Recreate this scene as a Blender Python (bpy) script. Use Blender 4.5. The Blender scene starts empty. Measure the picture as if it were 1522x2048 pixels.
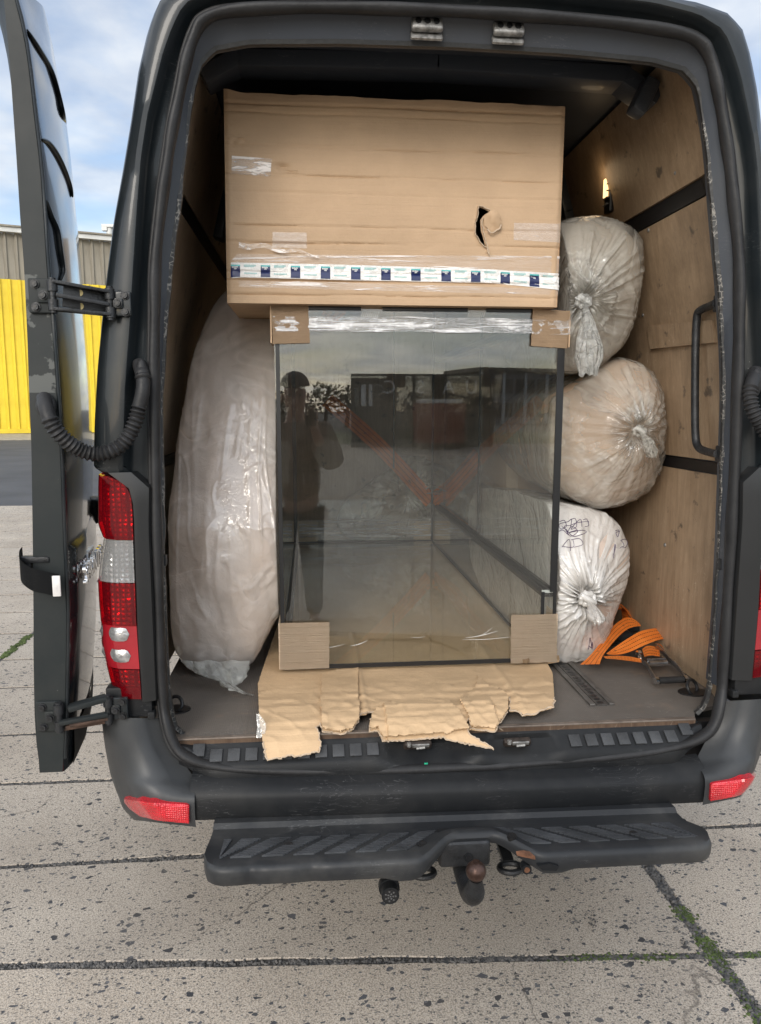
import bpy, bmesh, math, random
from mathutils import Vector, Matrix, noise
from mathutils.bvhtree import BVHTree
R = random.Random(7)
scene = bpy.context.scene
col = scene.collection
V = Vector

# ------------------------------------------------------------------ camera
F_PX, CX, CY = 1490.0, 761.0, 1024.0
CAM = V((-0.39, -2.035, 1.64))
YAW, PITCH = math.radians(5.3), math.radians(7.9)
FW = V((math.sin(YAW) * math.cos(PITCH), math.cos(YAW) * math.cos(PITCH), -math.sin(PITCH)))
RT = V((math.cos(YAW), -math.sin(YAW), 0))
UP = RT.cross(FW)
cd = bpy.data.cameras.new('camera')
cam = bpy.data.objects.new('camera', cd); col.objects.link(cam)
cd.sensor_fit = 'VERTICAL'; cd.sensor_height = 36.0; cd.lens = 36.0 * F_PX / 2048
cd.clip_start = 0.05; cd.clip_end = 2000
m3 = Matrix((RT, UP, -FW)).transposed()
cam.matrix_world = Matrix.Translation(CAM) @ m3.to_4x4()
scene.camera = cam

# ------------------------------------------------------------------ world and sun
SUN_EL, SUN_AZ = math.radians(26), math.radians(203)     # azimuth measured from +Y towards +X; light comes from behind left
w = bpy.data.worlds.new('World'); scene.world = w; w.use_nodes = True
nt = w.node_tree; nt.nodes.clear()
def wn(t, **k):
    n = nt.nodes.new(t)
    for a, b in k.items(): setattr(n, a, b)
    return n
out = wn('ShaderNodeOutputWorld'); bg = wn('ShaderNodeBackground'); bg.inputs[1].default_value = 0.140
sky = wn('ShaderNodeTexSky', sky_type='NISHITA', sun_disc=False)
sky.sun_elevation = SUN_EL; sky.sun_rotation = SUN_AZ; sky.air_density = 1.0; sky.dust_density = 1.0; sky.ozone_density = 1.2
tc = wn('ShaderNodeTexCoord'); sep = wn('ShaderNodeSeparateXYZ')
nt.links.new(tc.outputs['Generated'], sep.inputs[0])
mz = wn('ShaderNodeMath', operation='MAXIMUM'); mz.inputs[1].default_value = 0.0
nt.links.new(sep.outputs['Z'], mz.inputs[0])
az = wn('ShaderNodeMath', operation='ADD'); az.inputs[1].default_value = 0.16
nt.links.new(mz.outputs[0], az.inputs[0])
dx = wn('ShaderNodeMath', operation='DIVIDE'); dy = wn('ShaderNodeMath', operation='DIVIDE')
nt.links.new(sep.outputs['X'], dx.inputs[0]); nt.links.new(az.outputs[0], dx.inputs[1])
nt.links.new(sep.outputs['Y'], dy.inputs[0]); nt.links.new(az.outputs[0], dy.inputs[1])
cmb = wn('ShaderNodeCombineXYZ'); nt.links.new(dx.outputs[0], cmb.inputs[0]); nt.links.new(dy.outputs[0], cmb.inputs[1])
n1 = wn('ShaderNodeTexNoise'); n1.inputs['Scale'].default_value = 1.7; n1.inputs['Detail'].default_value = 9; n1.inputs['Roughness'].default_value = 0.56; n1.inputs['Distortion'].default_value = 0.3
nt.links.new(cmb.outputs[0], n1.inputs['Vector'])
cr = wn('ShaderNodeValToRGB'); cr.color_ramp.elements[0].position = 0.30; cr.color_ramp.elements[1].position = 0.56
nt.links.new(n1.outputs['Fac'], cr.inputs[0])
n2 = wn('ShaderNodeTexNoise'); n2.inputs['Scale'].default_value = 3.4; n2.inputs['Detail'].default_value = 6
nt.links.new(cmb.outputs[0], n2.inputs['Vector'])
cc = wn('ShaderNodeValToRGB')
cc.color_ramp.elements[0].position = 0.38; cc.color_ramp.elements[0].color = (2.55, 2.9, 3.55, 1)
cc.color_ramp.elements[1].position = 0.64; cc.color_ramp.elements[1].color = (4.6, 4.65, 4.65, 1)
nt.links.new(n2.outputs['Fac'], cc.inputs[0])
# clouds take a little of the sky's own glow so that they are warmer and brighter on the sun's side
cm = wn('ShaderNodeMixRGB', blend_type='MIX'); cm.inputs[0].default_value = 0.18
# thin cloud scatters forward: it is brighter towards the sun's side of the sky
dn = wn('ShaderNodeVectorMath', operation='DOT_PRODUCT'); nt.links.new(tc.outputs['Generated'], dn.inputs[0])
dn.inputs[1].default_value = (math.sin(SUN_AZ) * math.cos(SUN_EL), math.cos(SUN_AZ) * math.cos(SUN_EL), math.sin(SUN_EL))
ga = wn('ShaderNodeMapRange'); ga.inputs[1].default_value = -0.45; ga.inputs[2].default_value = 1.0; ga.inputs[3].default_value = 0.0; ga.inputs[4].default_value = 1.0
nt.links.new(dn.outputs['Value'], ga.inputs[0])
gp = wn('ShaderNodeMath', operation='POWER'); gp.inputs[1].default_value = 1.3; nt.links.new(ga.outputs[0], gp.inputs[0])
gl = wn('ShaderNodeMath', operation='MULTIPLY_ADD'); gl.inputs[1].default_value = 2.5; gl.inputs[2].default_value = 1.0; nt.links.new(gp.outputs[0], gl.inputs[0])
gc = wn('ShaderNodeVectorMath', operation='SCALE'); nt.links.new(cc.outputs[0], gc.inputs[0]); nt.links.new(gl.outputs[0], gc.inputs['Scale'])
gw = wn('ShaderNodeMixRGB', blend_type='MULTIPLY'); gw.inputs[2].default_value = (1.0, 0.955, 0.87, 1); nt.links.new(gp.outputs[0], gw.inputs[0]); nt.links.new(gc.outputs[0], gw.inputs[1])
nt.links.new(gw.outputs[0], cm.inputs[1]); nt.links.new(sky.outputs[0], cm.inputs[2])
mx = wn('ShaderNodeMixRGB', blend_type='MIX')
fm = wn('ShaderNodeMath', operation='MULTIPLY'); fm.inputs[1].default_value = 0.9
nt.links.new(cr.outputs[0], fm.inputs[0]); nt.links.new(fm.outputs[0], mx.inputs[0])
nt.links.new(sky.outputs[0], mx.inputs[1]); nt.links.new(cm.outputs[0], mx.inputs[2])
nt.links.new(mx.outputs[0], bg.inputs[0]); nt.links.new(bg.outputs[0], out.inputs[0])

sl = bpy.data.lights.new('sun', 'SUN'); sl.energy = 1.25; sl.angle = math.radians(24); sl.color = (1.0, 0.94, 0.86)
sun = bpy.data.objects.new('sun', sl); col.objects.link(sun)
sdir = V((math.sin(SUN_AZ) * math.cos(SUN_EL), math.cos(SUN_AZ) * math.cos(SUN_EL), math.sin(SUN_EL)))
sun.rotation_euler = sdir.to_track_quat('Z', 'Y').to_euler(); sun.location = (0, 0, 20)
scene.view_settings.view_transform = 'Standard'; scene.view_settings.look = 'None'
scene.view_settings.exposure = 0.62; scene.view_settings.gamma = 1.0
scene.view_settings.use_curve_mapping = False
scene.cycles.max_bounces = 9; scene.cycles.transparent_max_bounces = 24; scene.cycles.diffuse_bounces = 4; scene.cycles.glossy_bounces = 4
scene.cycles.caustics_reflective = False; scene.cycles.caustics_refractive = False
scene.cycles.use_denoising = True

# ------------------------------------------------------------------ measuring helpers (photograph -> metres)
def ray(px, py): return FW + RT * ((px - CX) / F_PX) - UP * ((py - CY) / F_PX)
def PY(px, py, Y):
    d = ray(px, py); return CAM + d * ((Y - CAM.y) / d.y)
def PX(px, py, X):
    d = ray(px, py); return CAM + d * ((X - CAM.x) / d.x)
def PZ(px, py, Z):
    d = ray(px, py); return CAM + d * ((Z - CAM.z) / d.z)
def lerp(a, b, t): return a + (b - a) * t
def sm(t): t = max(0, min(1, t)); return t * t * (3 - 2 * t)
def itp(tab, x):
    """piecewise linear table [(x, y...)], sorted"""
    if x <= tab[0][0]: return tab[0][1]
    for (a, b), (c, d) in zip([t[:2] for t in tab], [t[:2] for t in tab[1:]]):
        if x <= c: return lerp(b, d, (x - a) / (c - a))
    return tab[-1][1]
def inpoly(x, y, P):
    c = False; j = len(P) - 1
    for i in range(len(P)):
        xi, yi = P[i]; xj, yj = P[j]
        if (yi > y) != (yj > y) and x < (xj - xi) * (y - yi) / (yj - yi) + xi: c = not c
        j = i
    return c
def nz(x, y=0.0, z=0.0): return noise.noise(V((x, y, z)))
def fbm(x, y=0, z=0, o=4): return noise.fractal(V((x, y, z)), 1.0, 2.0, o)

# ------------------------------------------------------------------ object helpers
def link(o, parent=None):
    col.objects.link(o)
    if parent is not None: o.parent = parent
    return o
def tag(o, label=None, cat=None, group=None, kind=None):
    for k, v in (('label', label), ('category', cat), ('group', group), ('kind', kind)):
        if v: o[k] = v
    return o
def empty(name, label, cat, group=None):
    o = bpy.data.objects.new(name, None); link(o); o.empty_display_size = 0.1
    return tag(o, label, cat, group)
def obj(name, bm, mats, parent=None, smooth=35, label=None):
    me = bpy.data.meshes.new(name); bm.to_mesh(me); bm.free()
    for m in (mats if isinstance(mats, (list, tuple)) else [mats]): me.materials.append(m)
    if smooth:
        me.polygons.foreach_set('use_smooth', [True] * len(me.polygons))
        me.set_sharp_from_angle(angle=math.radians(smooth))
    o = link(bpy.data.objects.new(name, me), parent)
    if label: o['label'] = label
    return o
def new(): return bmesh.new()
def add_box(bm, c, s, rot=None, bev=0.0, seg=2, mi=0):
    M = Matrix.Translation(V(c)) @ (rot.to_4x4() if rot else Matrix()) @ Matrix.Diagonal((s[0], s[1], s[2], 1))
    g = bmesh.ops.create_cube(bm, size=1.0, matrix=M)
    fs = set(f for v in g['verts'] for f in v.link_faces)
    for f in fs: f.material_index = mi
    if bev > 0:
        es = list(set(e for v in g['verts'] for e in v.link_edges))
        bmesh.ops.bevel(bm, geom=es, offset=bev, segments=seg, affect='EDGES', profile=0.6)
    return bm
def bar_rot(a, b, up=V((0, 0, 1))):
    d = (b - a).normalized()
    if abs(d.dot(up)) > 0.98: up = V((0, 1, 0))
    x = d; y = up.cross(x).normalized(); z = x.cross(y)
    return Matrix((x, y, z)).transposed()
def add_bar(bm, a, b, wd, h, bev=0.0, up=V((0, 0, 1)), mi=0):
    a, b = V(a), V(b)
    return add_box(bm, (a + b) / 2, ((b - a).length, wd, h), bar_rot(a, b, up), bev, mi=mi)
def add_cyl(bm, a, b, r, r2=None, n=20, mi=0, cap=True):
    a, b = V(a), V(b); d = b - a
    M = Matrix.Translation((a + b) / 2) @ d.to_track_quat('Z', 'Y').to_matrix().to_4x4()
    g = bmesh.ops.create_cone(bm, cap_ends=cap, segments=n, radius1=r, radius2=r if r2 is None else r2, depth=d.length, matrix=M)
    for f in set(f for v in g['verts'] for f in v.link_faces): f.material_index = mi
    return bm
def add_tube(bm, pts, r, n=10, closed=False, sx=1.0, sy=1.0, mi=0):
    """r: number or function of index; elliptical by sx (across) and sy"""
    pts = [V(p) for p in pts]; L = len(pts); rings = []
    prev = None
    for i, p in enumerate(pts):
        a = pts[(i - 1) % L] if (closed or i > 0) else p
        b = pts[(i + 1) % L] if (closed or i < L - 1) else p
        t = (b - a).normalized()
        if prev is None:
            u = V((0, 1, 0)) if abs(t.y) < 0.9 else V((1, 0, 0))
        else: u = prev
        u = (u - t * u.dot(t)).normalized(); prev = u
        v = t.cross(u)
        rr = r(i) if callable(r) else r
        rings.append([bm.verts.new(p + (u * math.cos(q) * sx + v * math.sin(q) * sy) * rr) for q in [2 * math.pi * k / n for k in range(n)]])
    rng = range(L) if closed else range(L - 1)
    for i in rng:
        A, B = rings[i], rings[(i + 1) % L]
        for k in range(n):
            f = bm.faces.new((A[k], A[(k + 1) % n], B[(k + 1) % n], B[k])); f.material_index = mi
    if not closed:
        bm.faces.new(list(reversed(rings[0]))).material_index = mi; bm.faces.new(rings[-1]).material_index = mi
    return bm
def loft(bm, rings, closed=False, mi=0):
    vs = [[bm.verts.new(p) for p in r] for r in rings]
    for A, B in zip(vs, vs[1:]):
        n = len(A)
        for k in range(n if closed else n - 1):
            f = bm.faces.new((A[k], A[(k + 1) % n], B[(k + 1) % n], B[k])); f.material_index = mi
    return vs
def grid(bm, P, mi=0):
    return loft(bm, P, False, mi)
def add_prism(bm, pts, d, mi=0):
    """closed polygon pts extruded along d"""
    d = V(d); a = [bm.verts.new(V(p)) for p in pts]; b = [bm.verts.new(V(p) + d) for p in pts]
    n = len(a)
    f1 = bm.faces.new(a); f2 = bm.faces.new(list(reversed(b)))
    for f in (f1, f2): f.material_index = mi
    for i in range(n):
        bm.faces.new((a[i], b[i], b[(i + 1) % n], a[(i + 1) % n])).material_index = mi
    return bm
def fin(bm):
    bmesh.ops.recalc_face_normals(bm, faces=bm.faces[:]); return bm
def spline(pts, n=6):
    """Catmull-Rom through pts"""
    P = [V(p) for p in pts]; o = []
    for i in range(len(P) - 1):
        p0 = P[max(i - 1, 0)]; p1 = P[i]; p2 = P[i + 1]; p3 = P[min(i + 2, len(P) - 1)]
        for k in range(n):
            t = k / n
            o.append(0.5 * ((2 * p1) + (p2 - p0) * t + (2 * p0 - 5 * p1 + 4 * p2 - p3) * t * t + (3 * p1 - p0 - 3 * p2 + p3) * t ** 3))
    o.append(P[-1]); return o
def resample(pts, n):
    P = [V(p) for p in pts]; d = [0]
    for a, b in zip(P, P[1:]): d.append(d[-1] + (b - a).length)
    o = []; j = 0
    for i in range(n):
        t = d[-1] * i / (n - 1)
        while j < len(P) - 2 and d[j + 1] < t: j += 1
        o.append(P[j].lerp(P[j + 1], (t - d[j]) / max(1e-9, d[j + 1] - d[j])))
    return o
def text_mesh(body, size, extrude, M, name, m, parent=None, spacing=1.0):
    cu = bpy.data.curves.new('lettering', 'FONT'); cu.body = body; cu.size = size; cu.extrude = extrude; cu.space_character = spacing
    cu.resolution_u = 3; cu.align_x = 'CENTER'; cu.align_y = 'CENTER'
    t = bpy.data.objects.new('lettering', cu); col.objects.link(t)
    dg = bpy.context.evaluated_depsgraph_get(); dg.update()
    me = bpy.data.meshes.new_from_object(t.evaluated_get(dg)); bpy.data.objects.remove(t); bpy.data.curves.remove(cu)
    me.transform(M); me.name = name; me.materials.clear(); me.materials.append(m)
    o = bpy.data.objects.new(name, me); return link(o, parent)

# ------------------------------------------------------------------ materials
class MB:
    def __init__(s, name):
        s.m = bpy.data.materials.new(name); s.m.use_nodes = True; s.t = s.m.node_tree; s.t.nodes.clear()
        s.out = s.n('ShaderNodeOutputMaterial'); s.co = s.n('ShaderNodeTexCoord').outputs['Object']
    def n(s, t, **k):
        n = s.t.nodes.new(t)
        for a, b in k.items(): setattr(n, a, b)
        return n
    def l(s, a, b): s.t.links.new(a, b); return s
    def setv(s, sock, v):
        if hasattr(v, 'is_linked') or isinstance(v, bpy.types.NodeSocket): s.l(v, sock)
        else: sock.default_value = v
    def map(s, scale=(1, 1, 1), rot=(0, 0, 0), src=None):
        n = s.n('ShaderNodeMapping'); n.inputs['Scale'].default_value = scale; n.inputs['Rotation'].default_value = rot
        s.l(src or s.co, n.inputs[0]); return n.outputs[0]
    def noise(s, sc, det=4, ro=0.5, vec=None, dist=0):
        n = s.n('ShaderNodeTexNoise'); n.inputs['Scale'].default_value = sc; n.inputs['Detail'].default_value = det
        n.inputs['Roughness'].default_value = ro; n.inputs['Distortion'].default_value = dist
        s.l(vec or s.co, n.inputs['Vector']); return n.outputs['Fac']
    def vor(s, sc, feat='F1', vec=None, rnd=1.0, dm='EUCLIDEAN', outp='Distance'):
        n = s.n('ShaderNodeTexVoronoi', feature=feat); n.inputs['Scale'].default_value = sc; n.inputs['Randomness'].default_value = rnd
        if feat != 'DISTANCE_TO_EDGE': n.distance = dm
        s.l(vec or s.co, n.inputs['Vector']); return n.outputs[outp]
    def ramp(s, fac, p0, p1, c0=(0, 0, 0, 1), c1=(1, 1, 1, 1)):
        n = s.n('ShaderNodeValToRGB'); e = n.color_ramp.elements
        e[0].position = p0; e[1].position = p1; e[0].color = c0; e[1].color = c1
        s.l(fac, n.inputs[0]); return n.outputs[0]
    def mix(s, fac, a, b, bt='MIX'):
        n = s.n('ShaderNodeMixRGB', blend_type=bt)
        for i, v in ((0, fac), (1, a), (2, b)):
            if isinstance(v, (tuple, list)) and len(v) == 3: v = (*v, 1)
            s.setv(n.inputs[i], v)
        return n.outputs[0]
    def math(s, op, a, b=0.0):
        n = s.n('ShaderNodeMath', operation=op); s.setv(n.inputs[0], a); s.setv(n.inputs[1], b); return n.outputs[0]
    def bump(s, h, strength=0.3, dist=0.01, normal=None):
        n = s.n('ShaderNodeBump'); n.inputs['Strength'].default_value = strength; n.inputs['Distance'].default_value = dist
        s.l(h, n.inputs['Height'])
        if normal is not None: s.l(normal, n.inputs['Normal'])
        return n.outputs[0]
    def schlick(s, f0, nrm=None, mx=0.9):
        gm = s.n('ShaderNodeNewGeometry'); dt = s.n('ShaderNodeVectorMath', operation='DOT_PRODUCT'); s.l(gm.outputs['Incoming'], dt.inputs[0]); s.l(nrm if nrm is not None else gm.outputs['Normal'], dt.inputs[1])
        ca = s.math('ABSOLUTE', dt.outputs['Value'])
        return s.math('MINIMUM', s.math('ADD', s.math('MULTIPLY', s.math('POWER', s.math('SUBTRACT', 1.0, ca), 5.0), 1 - f0), f0), mx)
    def pbr(s, color, rough=0.5, metal=0.0, normal=None, coat=0.0, coatr=0.05, spec=0.5, sss=0.0, out=True):
        p = s.n('ShaderNodeBsdfPrincipled')
        if isinstance(color, (tuple, list)): color = (*color[:3], 1)
        s.setv(p.inputs['Base Color'], color); s.setv(p.inputs['Roughness'], rough); p.inputs['Metallic'].default_value = metal
        p.inputs['Coat Weight'].default_value = coat; p.inputs['Coat Roughness'].default_value = coatr
        p.inputs['Specular IOR Level'].default_value = spec
        if normal is not None: s.l(normal, p.inputs['Normal'])
        if out: s.l(p.outputs[0], s.out.inputs[0])
        return p.outputs[0]

def m_simple(name, c, rough=0.5, metal=0.0, var=0.15, vs=6.0, bs=0.0, bsc=150.0, coat=0.0, spec=0.5, rv=0.0):
    b = MB(name); f = b.noise(vs, 5, 0.6)
    cv = b.mix(b.ramp(f, 0.3, 0.7), tuple(x * (1 - var) for x in c), tuple(min(1, x * (1 + var)) for x in c))
    nrm = b.bump(b.noise(bsc, 3), bs, 0.004) if bs else None
    r = rough
    if rv: r = b.math('ADD', b.math('MULTIPLY', b.noise(vs * 2.3, 4), rv), rough - rv / 2)
    b.pbr(cv, r, metal, nrm, coat, spec=spec); return b.m

def m_paint(name, c, rough, coat, scratch=True, spec=0.3, dirt=(0.055, 0.053, 0.049), damt=0.4):
    b = MB(name)
    d = b.ramp(b.noise(3.2, 8, 0.65), 0.45, 0.8)
    cv = b.mix(b.math('MULTIPLY', d, damt), c, dirt)
    if scratch:
        s1 = b.noise(9, 2, 0.5, b.map((1, 1, 9), (0.3, 0.5, 0.2)), 1.5)
        sc = b.math('MULTIPLY', b.ramp(b.math('ABSOLUTE', b.math('SUBTRACT', s1, 0.5)), 0.0, 0.006, (1, 1, 1, 1), (0, 0, 0, 1)), b.ramp(b.noise(5, 3), 0.52, 0.62))
        cv = b.mix(b.math('MULTIPLY', sc, 0.25), cv, (0.35, 0.35, 0.35))
        sp = b.math('MULTIPLY', b.ramp(b.vor(60), 0.03, 0.07, (1, 1, 1, 1), (0, 0, 0, 1)), b.ramp(b.noise(13, 3), 0.62, 0.68))
        cv = b.mix(b.math('MULTIPLY', sp, 0.7), cv, (0.4, 0.4, 0.38))
    r = b.math('ADD', b.math('MULTIPLY', b.noise(4, 6, 0.6), 0.2), rough - 0.1)
    b.pbr(cv, r, 0, None, coat, spec=spec); return b.m

PAINT = m_paint('dark_grey_paint', (0.010, 0.0135, 0.016), 0.38, 0.30, True, 0.28, (0.045, 0.044, 0.041))
PAINT_GLOSS = m_paint('glossy_door_paint', (0.012, 0.014, 0.016), 0.14, 0.5, False, 0.4, damt=0.12)
def m_worn(name, c):
    b = MB(name); sz = b.n('ShaderNodeSeparateXYZ'); b.l(b.co, sz.inputs[0]); z = sz.outputs[2]
    lo = b.math('MULTIPLY', b.math('GREATER_THAN', z, 1.68), b.math('LESS_THAN', z, 1.97)); mk = b.math('MULTIPLY', lo, b.ramp(b.noise(9, 5, 0.6), 0.49, 0.515))
    cv = b.mix(b.math('MULTIPLY', b.ramp(b.noise(3, 8, 0.65), 0.45, 0.8), 0.4), c, (0.055, 0.053, 0.049)); cv = b.mix(b.math('MULTIPLY', mk, 0.8), cv, (0.105, 0.11, 0.105))
    sp = b.math('MULTIPLY', b.ramp(b.vor(45), 0.03, 0.08, (1, 1, 1, 1), (0, 0, 0, 1)), b.ramp(b.noise(11, 3), 0.60, 0.66)); cv = b.mix(b.math('MULTIPLY', sp, 0.8), cv, (0.35, 0.34, 0.32))
    b.pbr(cv, b.math('ADD', b.math('MULTIPLY', b.noise(5, 6, 0.6), 0.25), 0.36), 0, None, 0, spec=0.22); return b.m
DOOR_EDGE = m_worn('worn_door_edge_paint', (0.017, 0.021, 0.022))
PAINT_DULL = m_paint('dull_grey_paint', (0.017, 0.021, 0.022), 0.5, 0.0, True, 0.2)
INNER = m_paint('interior_dark_paint', (0.045, 0.051, 0.062), 0.42, 0.1)
FADED = m_simple('faded_plastic', (0.036, 0.038, 0.040), 0.42, 0, 0.3, 4, 0.12, 400, rv=0.25, spec=0.33)
PLASTIC = m_paint('black_plastic', (0.012, 0.013, 0.0145), 0.46, 0.0, True, 0.2, (0.055, 0.053, 0.050), 0.45)
STEP = m_paint('scuffed_step_plastic', (0.022, 0.0235, 0.026), 0.46, 0.0, True, 0.3, (0.13, 0.125, 0.115), 0.55)
TREAD = m_simple('worn_step_tread', (0.068, 0.072, 0.078), 0.45, 0, 0.4, 9, 0.3, 260, rv=0.2)
PLASTIC_PAD = m_simple('tread_pad_plastic', (0.048, 0.050, 0.053), 0.5, 0, 0.4, 9, 0.35, 260, rv=0.2)
RUBBER = m_simple('rubber', (0.022, 0.022, 0.023), 0.5, 0, 0.35, 9, 0.25, 120, rv=0.3, spec=0.28)
BLACK = m_simple('black_edge', (0.010, 0.010, 0.011), 0.35, 0, 0.2, 9)
STEEL = m_simple('worn_steel', (0.42, 0.42, 0.43), 0.32, 1.0, 0.3, 30, 0.15, 120, rv=0.3)
DIRTYSTEEL = m_simple('dirty_steel', (0.25, 0.245, 0.235), 0.5, 0.6, 0.6, 60, 0.4, 160, rv=0.4)
RUST = m_simple('rust', (0.14, 0.06, 0.03), 0.8, 0.0, 0.6, 40, 0.5, 200)
CAST = m_simple('dark_cast_iron', (0.018, 0.019, 0.021), 0.45, 0.2, 0.5, 25, 0.35, 200, rv=0.3)
BALL = m_simple('rusty_ball_metal', (0.075, 0.045, 0.036), 0.36, 0.75, 0.6, 35, 0.2, 200, rv=0.2)
CHROME = m_simple('chrome', (0.7, 0.7, 0.7), 0.08, 1.0, 0.05)

def m_trim():
    b = MB('chipped_trim'); sz = b.n('ShaderNodeSeparateXYZ'); b.l(b.co, sz.inputs[0]); low = b.math('LESS_THAN', sz.outputs[2], 2.46); e = b.math('MULTIPLY', low, b.math('MULTIPLY', b.ramp(b.vor(70, 'DISTANCE_TO_EDGE'), 0.0, 0.10, (1, 1, 1, 1), (0, 0, 0, 1)), b.ramp(b.noise(17, 5, 0.7), 0.47, 0.54)))
    cv = b.mix(b.math('MULTIPLY', e, 0.75), (0.016, 0.017, 0.018), (0.30, 0.28, 0.25))
    b.pbr(cv, 0.5, 0, b.bump(b.noise(70, 4), 0.5, 0.004)); return b.m
TRIM = m_trim()

def m_ply(name, c0, c1, stain=0.6):
    b = MB(name)
    v = b.map((7, 7, 0.55)); g = b.noise(7, 6, 0.6, v, 0.6)
    fine = b.noise(60, 3, 0.6, b.map((6, 6, 0.25)))
    cv = b.mix(b.ramp(g, 0.3, 0.72), c0, c1)
    cv = b.mix(b.math('MULTIPLY', b.ramp(fine, 0.45, 0.7), 0.35), cv, tuple(x * 0.62 for x in c0))
    st = b.ramp(b.noise(3.0, 7, 0.65), 0.46, 0.70); cv = b.mix(b.math('MULTIPLY', st, stain), cv, tuple(x * 0.5 for x in c0))
    sp = b.math('MULTIPLY', b.ramp(b.noise(11, 4, 0.6, b.map((1, 1, 1.25))), 0.625, 0.70), 0.75); cv = b.mix(sp, cv, (0.05, 0.042, 0.038))
    sc = b.noise(7, 2, 0.5, b.map((1, 3, 0.8), (0.7, 0.2, 0.1)), 1.2)
    scr = b.math('MULTIPLY', b.ramp(b.math('ABSOLUTE', b.math('SUBTRACT', sc, 0.5)), 0, 0.004, (1, 1, 1, 1), (0, 0, 0, 1)), b.ramp(b.noise(4, 3), 0.50, 0.58))
    cv = b.mix(b.math('MULTIPLY', scr, 0.65), cv, (0.58, 0.48, 0.37))
    s2 = b.noise(11, 2, 0.5, b.map((1, 2.2, 1.4), (1.9, 0.4, 0.8)), 0.8); sc2 = b.math('MULTIPLY', b.ramp(b.math('ABSOLUTE', b.math('SUBTRACT', s2, 0.5)), 0, 0.004, (1, 1, 1, 1), (0, 0, 0, 1)), b.ramp(b.noise(7, 3), 0.56, 0.62)); cv = b.mix(b.math('MULTIPLY', sc2, 0.7), cv, (0.06, 0.045, 0.035))
    b.pbr(cv, b.math('ADD', b.math('MULTIPLY', g, 0.3), 0.33), 0, b.bump(fine, 0.12, 0.003), spec=0.4); return b.m
PLY = m_ply('worn_plywood', (0.28, 0.195, 0.122), (0.42, 0.305, 0.20))
PLY_LIFTED = m_ply('lifted_plywood', (0.30, 0.225, 0.155), (0.42, 0.325, 0.235))  # extra light put into the plywood colour for the dim left wall and bulkhead

def m_card(name, c, corr=True, axis='Z', amp=0.25):
    b = MB(name)
    f = b.noise(3.5, 6, 0.6); cv = b.mix(b.ramp(f, 0.3, 0.75), tuple(x * 0.86 for x in c), tuple(x * 1.08 for x in c))
    fi = b.noise(220, 2); cv = b.mix(b.math('MULTIPLY', fi, 0.18), cv, tuple(x * 0.72 for x in c))
    sc = {'Z': (0.6, 0.6, 60), 'Y': (0.6, 60, 0.6), 'X': (60, .6, .6)}[axis]
    li = b.noise(3.0, 4, 0.7, b.map(sc))
    cv = b.mix(b.math('MULTIPLY', b.ramp(li, 0.5, 0.85), 0.14), cv, tuple(x * 0.7 for x in c))
    nrm = b.bump(li, amp, 0.006); nrm = b.bump(b.noise(9, 7, 0.62), 0.45, 0.014, nrm)
    b.pbr(cv, 0.62, 0, nrm, spec=0.3); return b.m
CARD = m_card('brown_cardboard', (0.48, 0.335, 0.212))
CARD_PALE = m_card('pale_cardboard', (0.56, 0.44, 0.32), amp=0.8)
CARD_TORN = m_card('torn_cardboard', (0.60, 0.42, 0.25), axis='Y', amp=0.3)
CARD_EDGE = m_card('torn_cardboard_edge', (0.36, 0.25, 0.15), amp=1.0)

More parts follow.
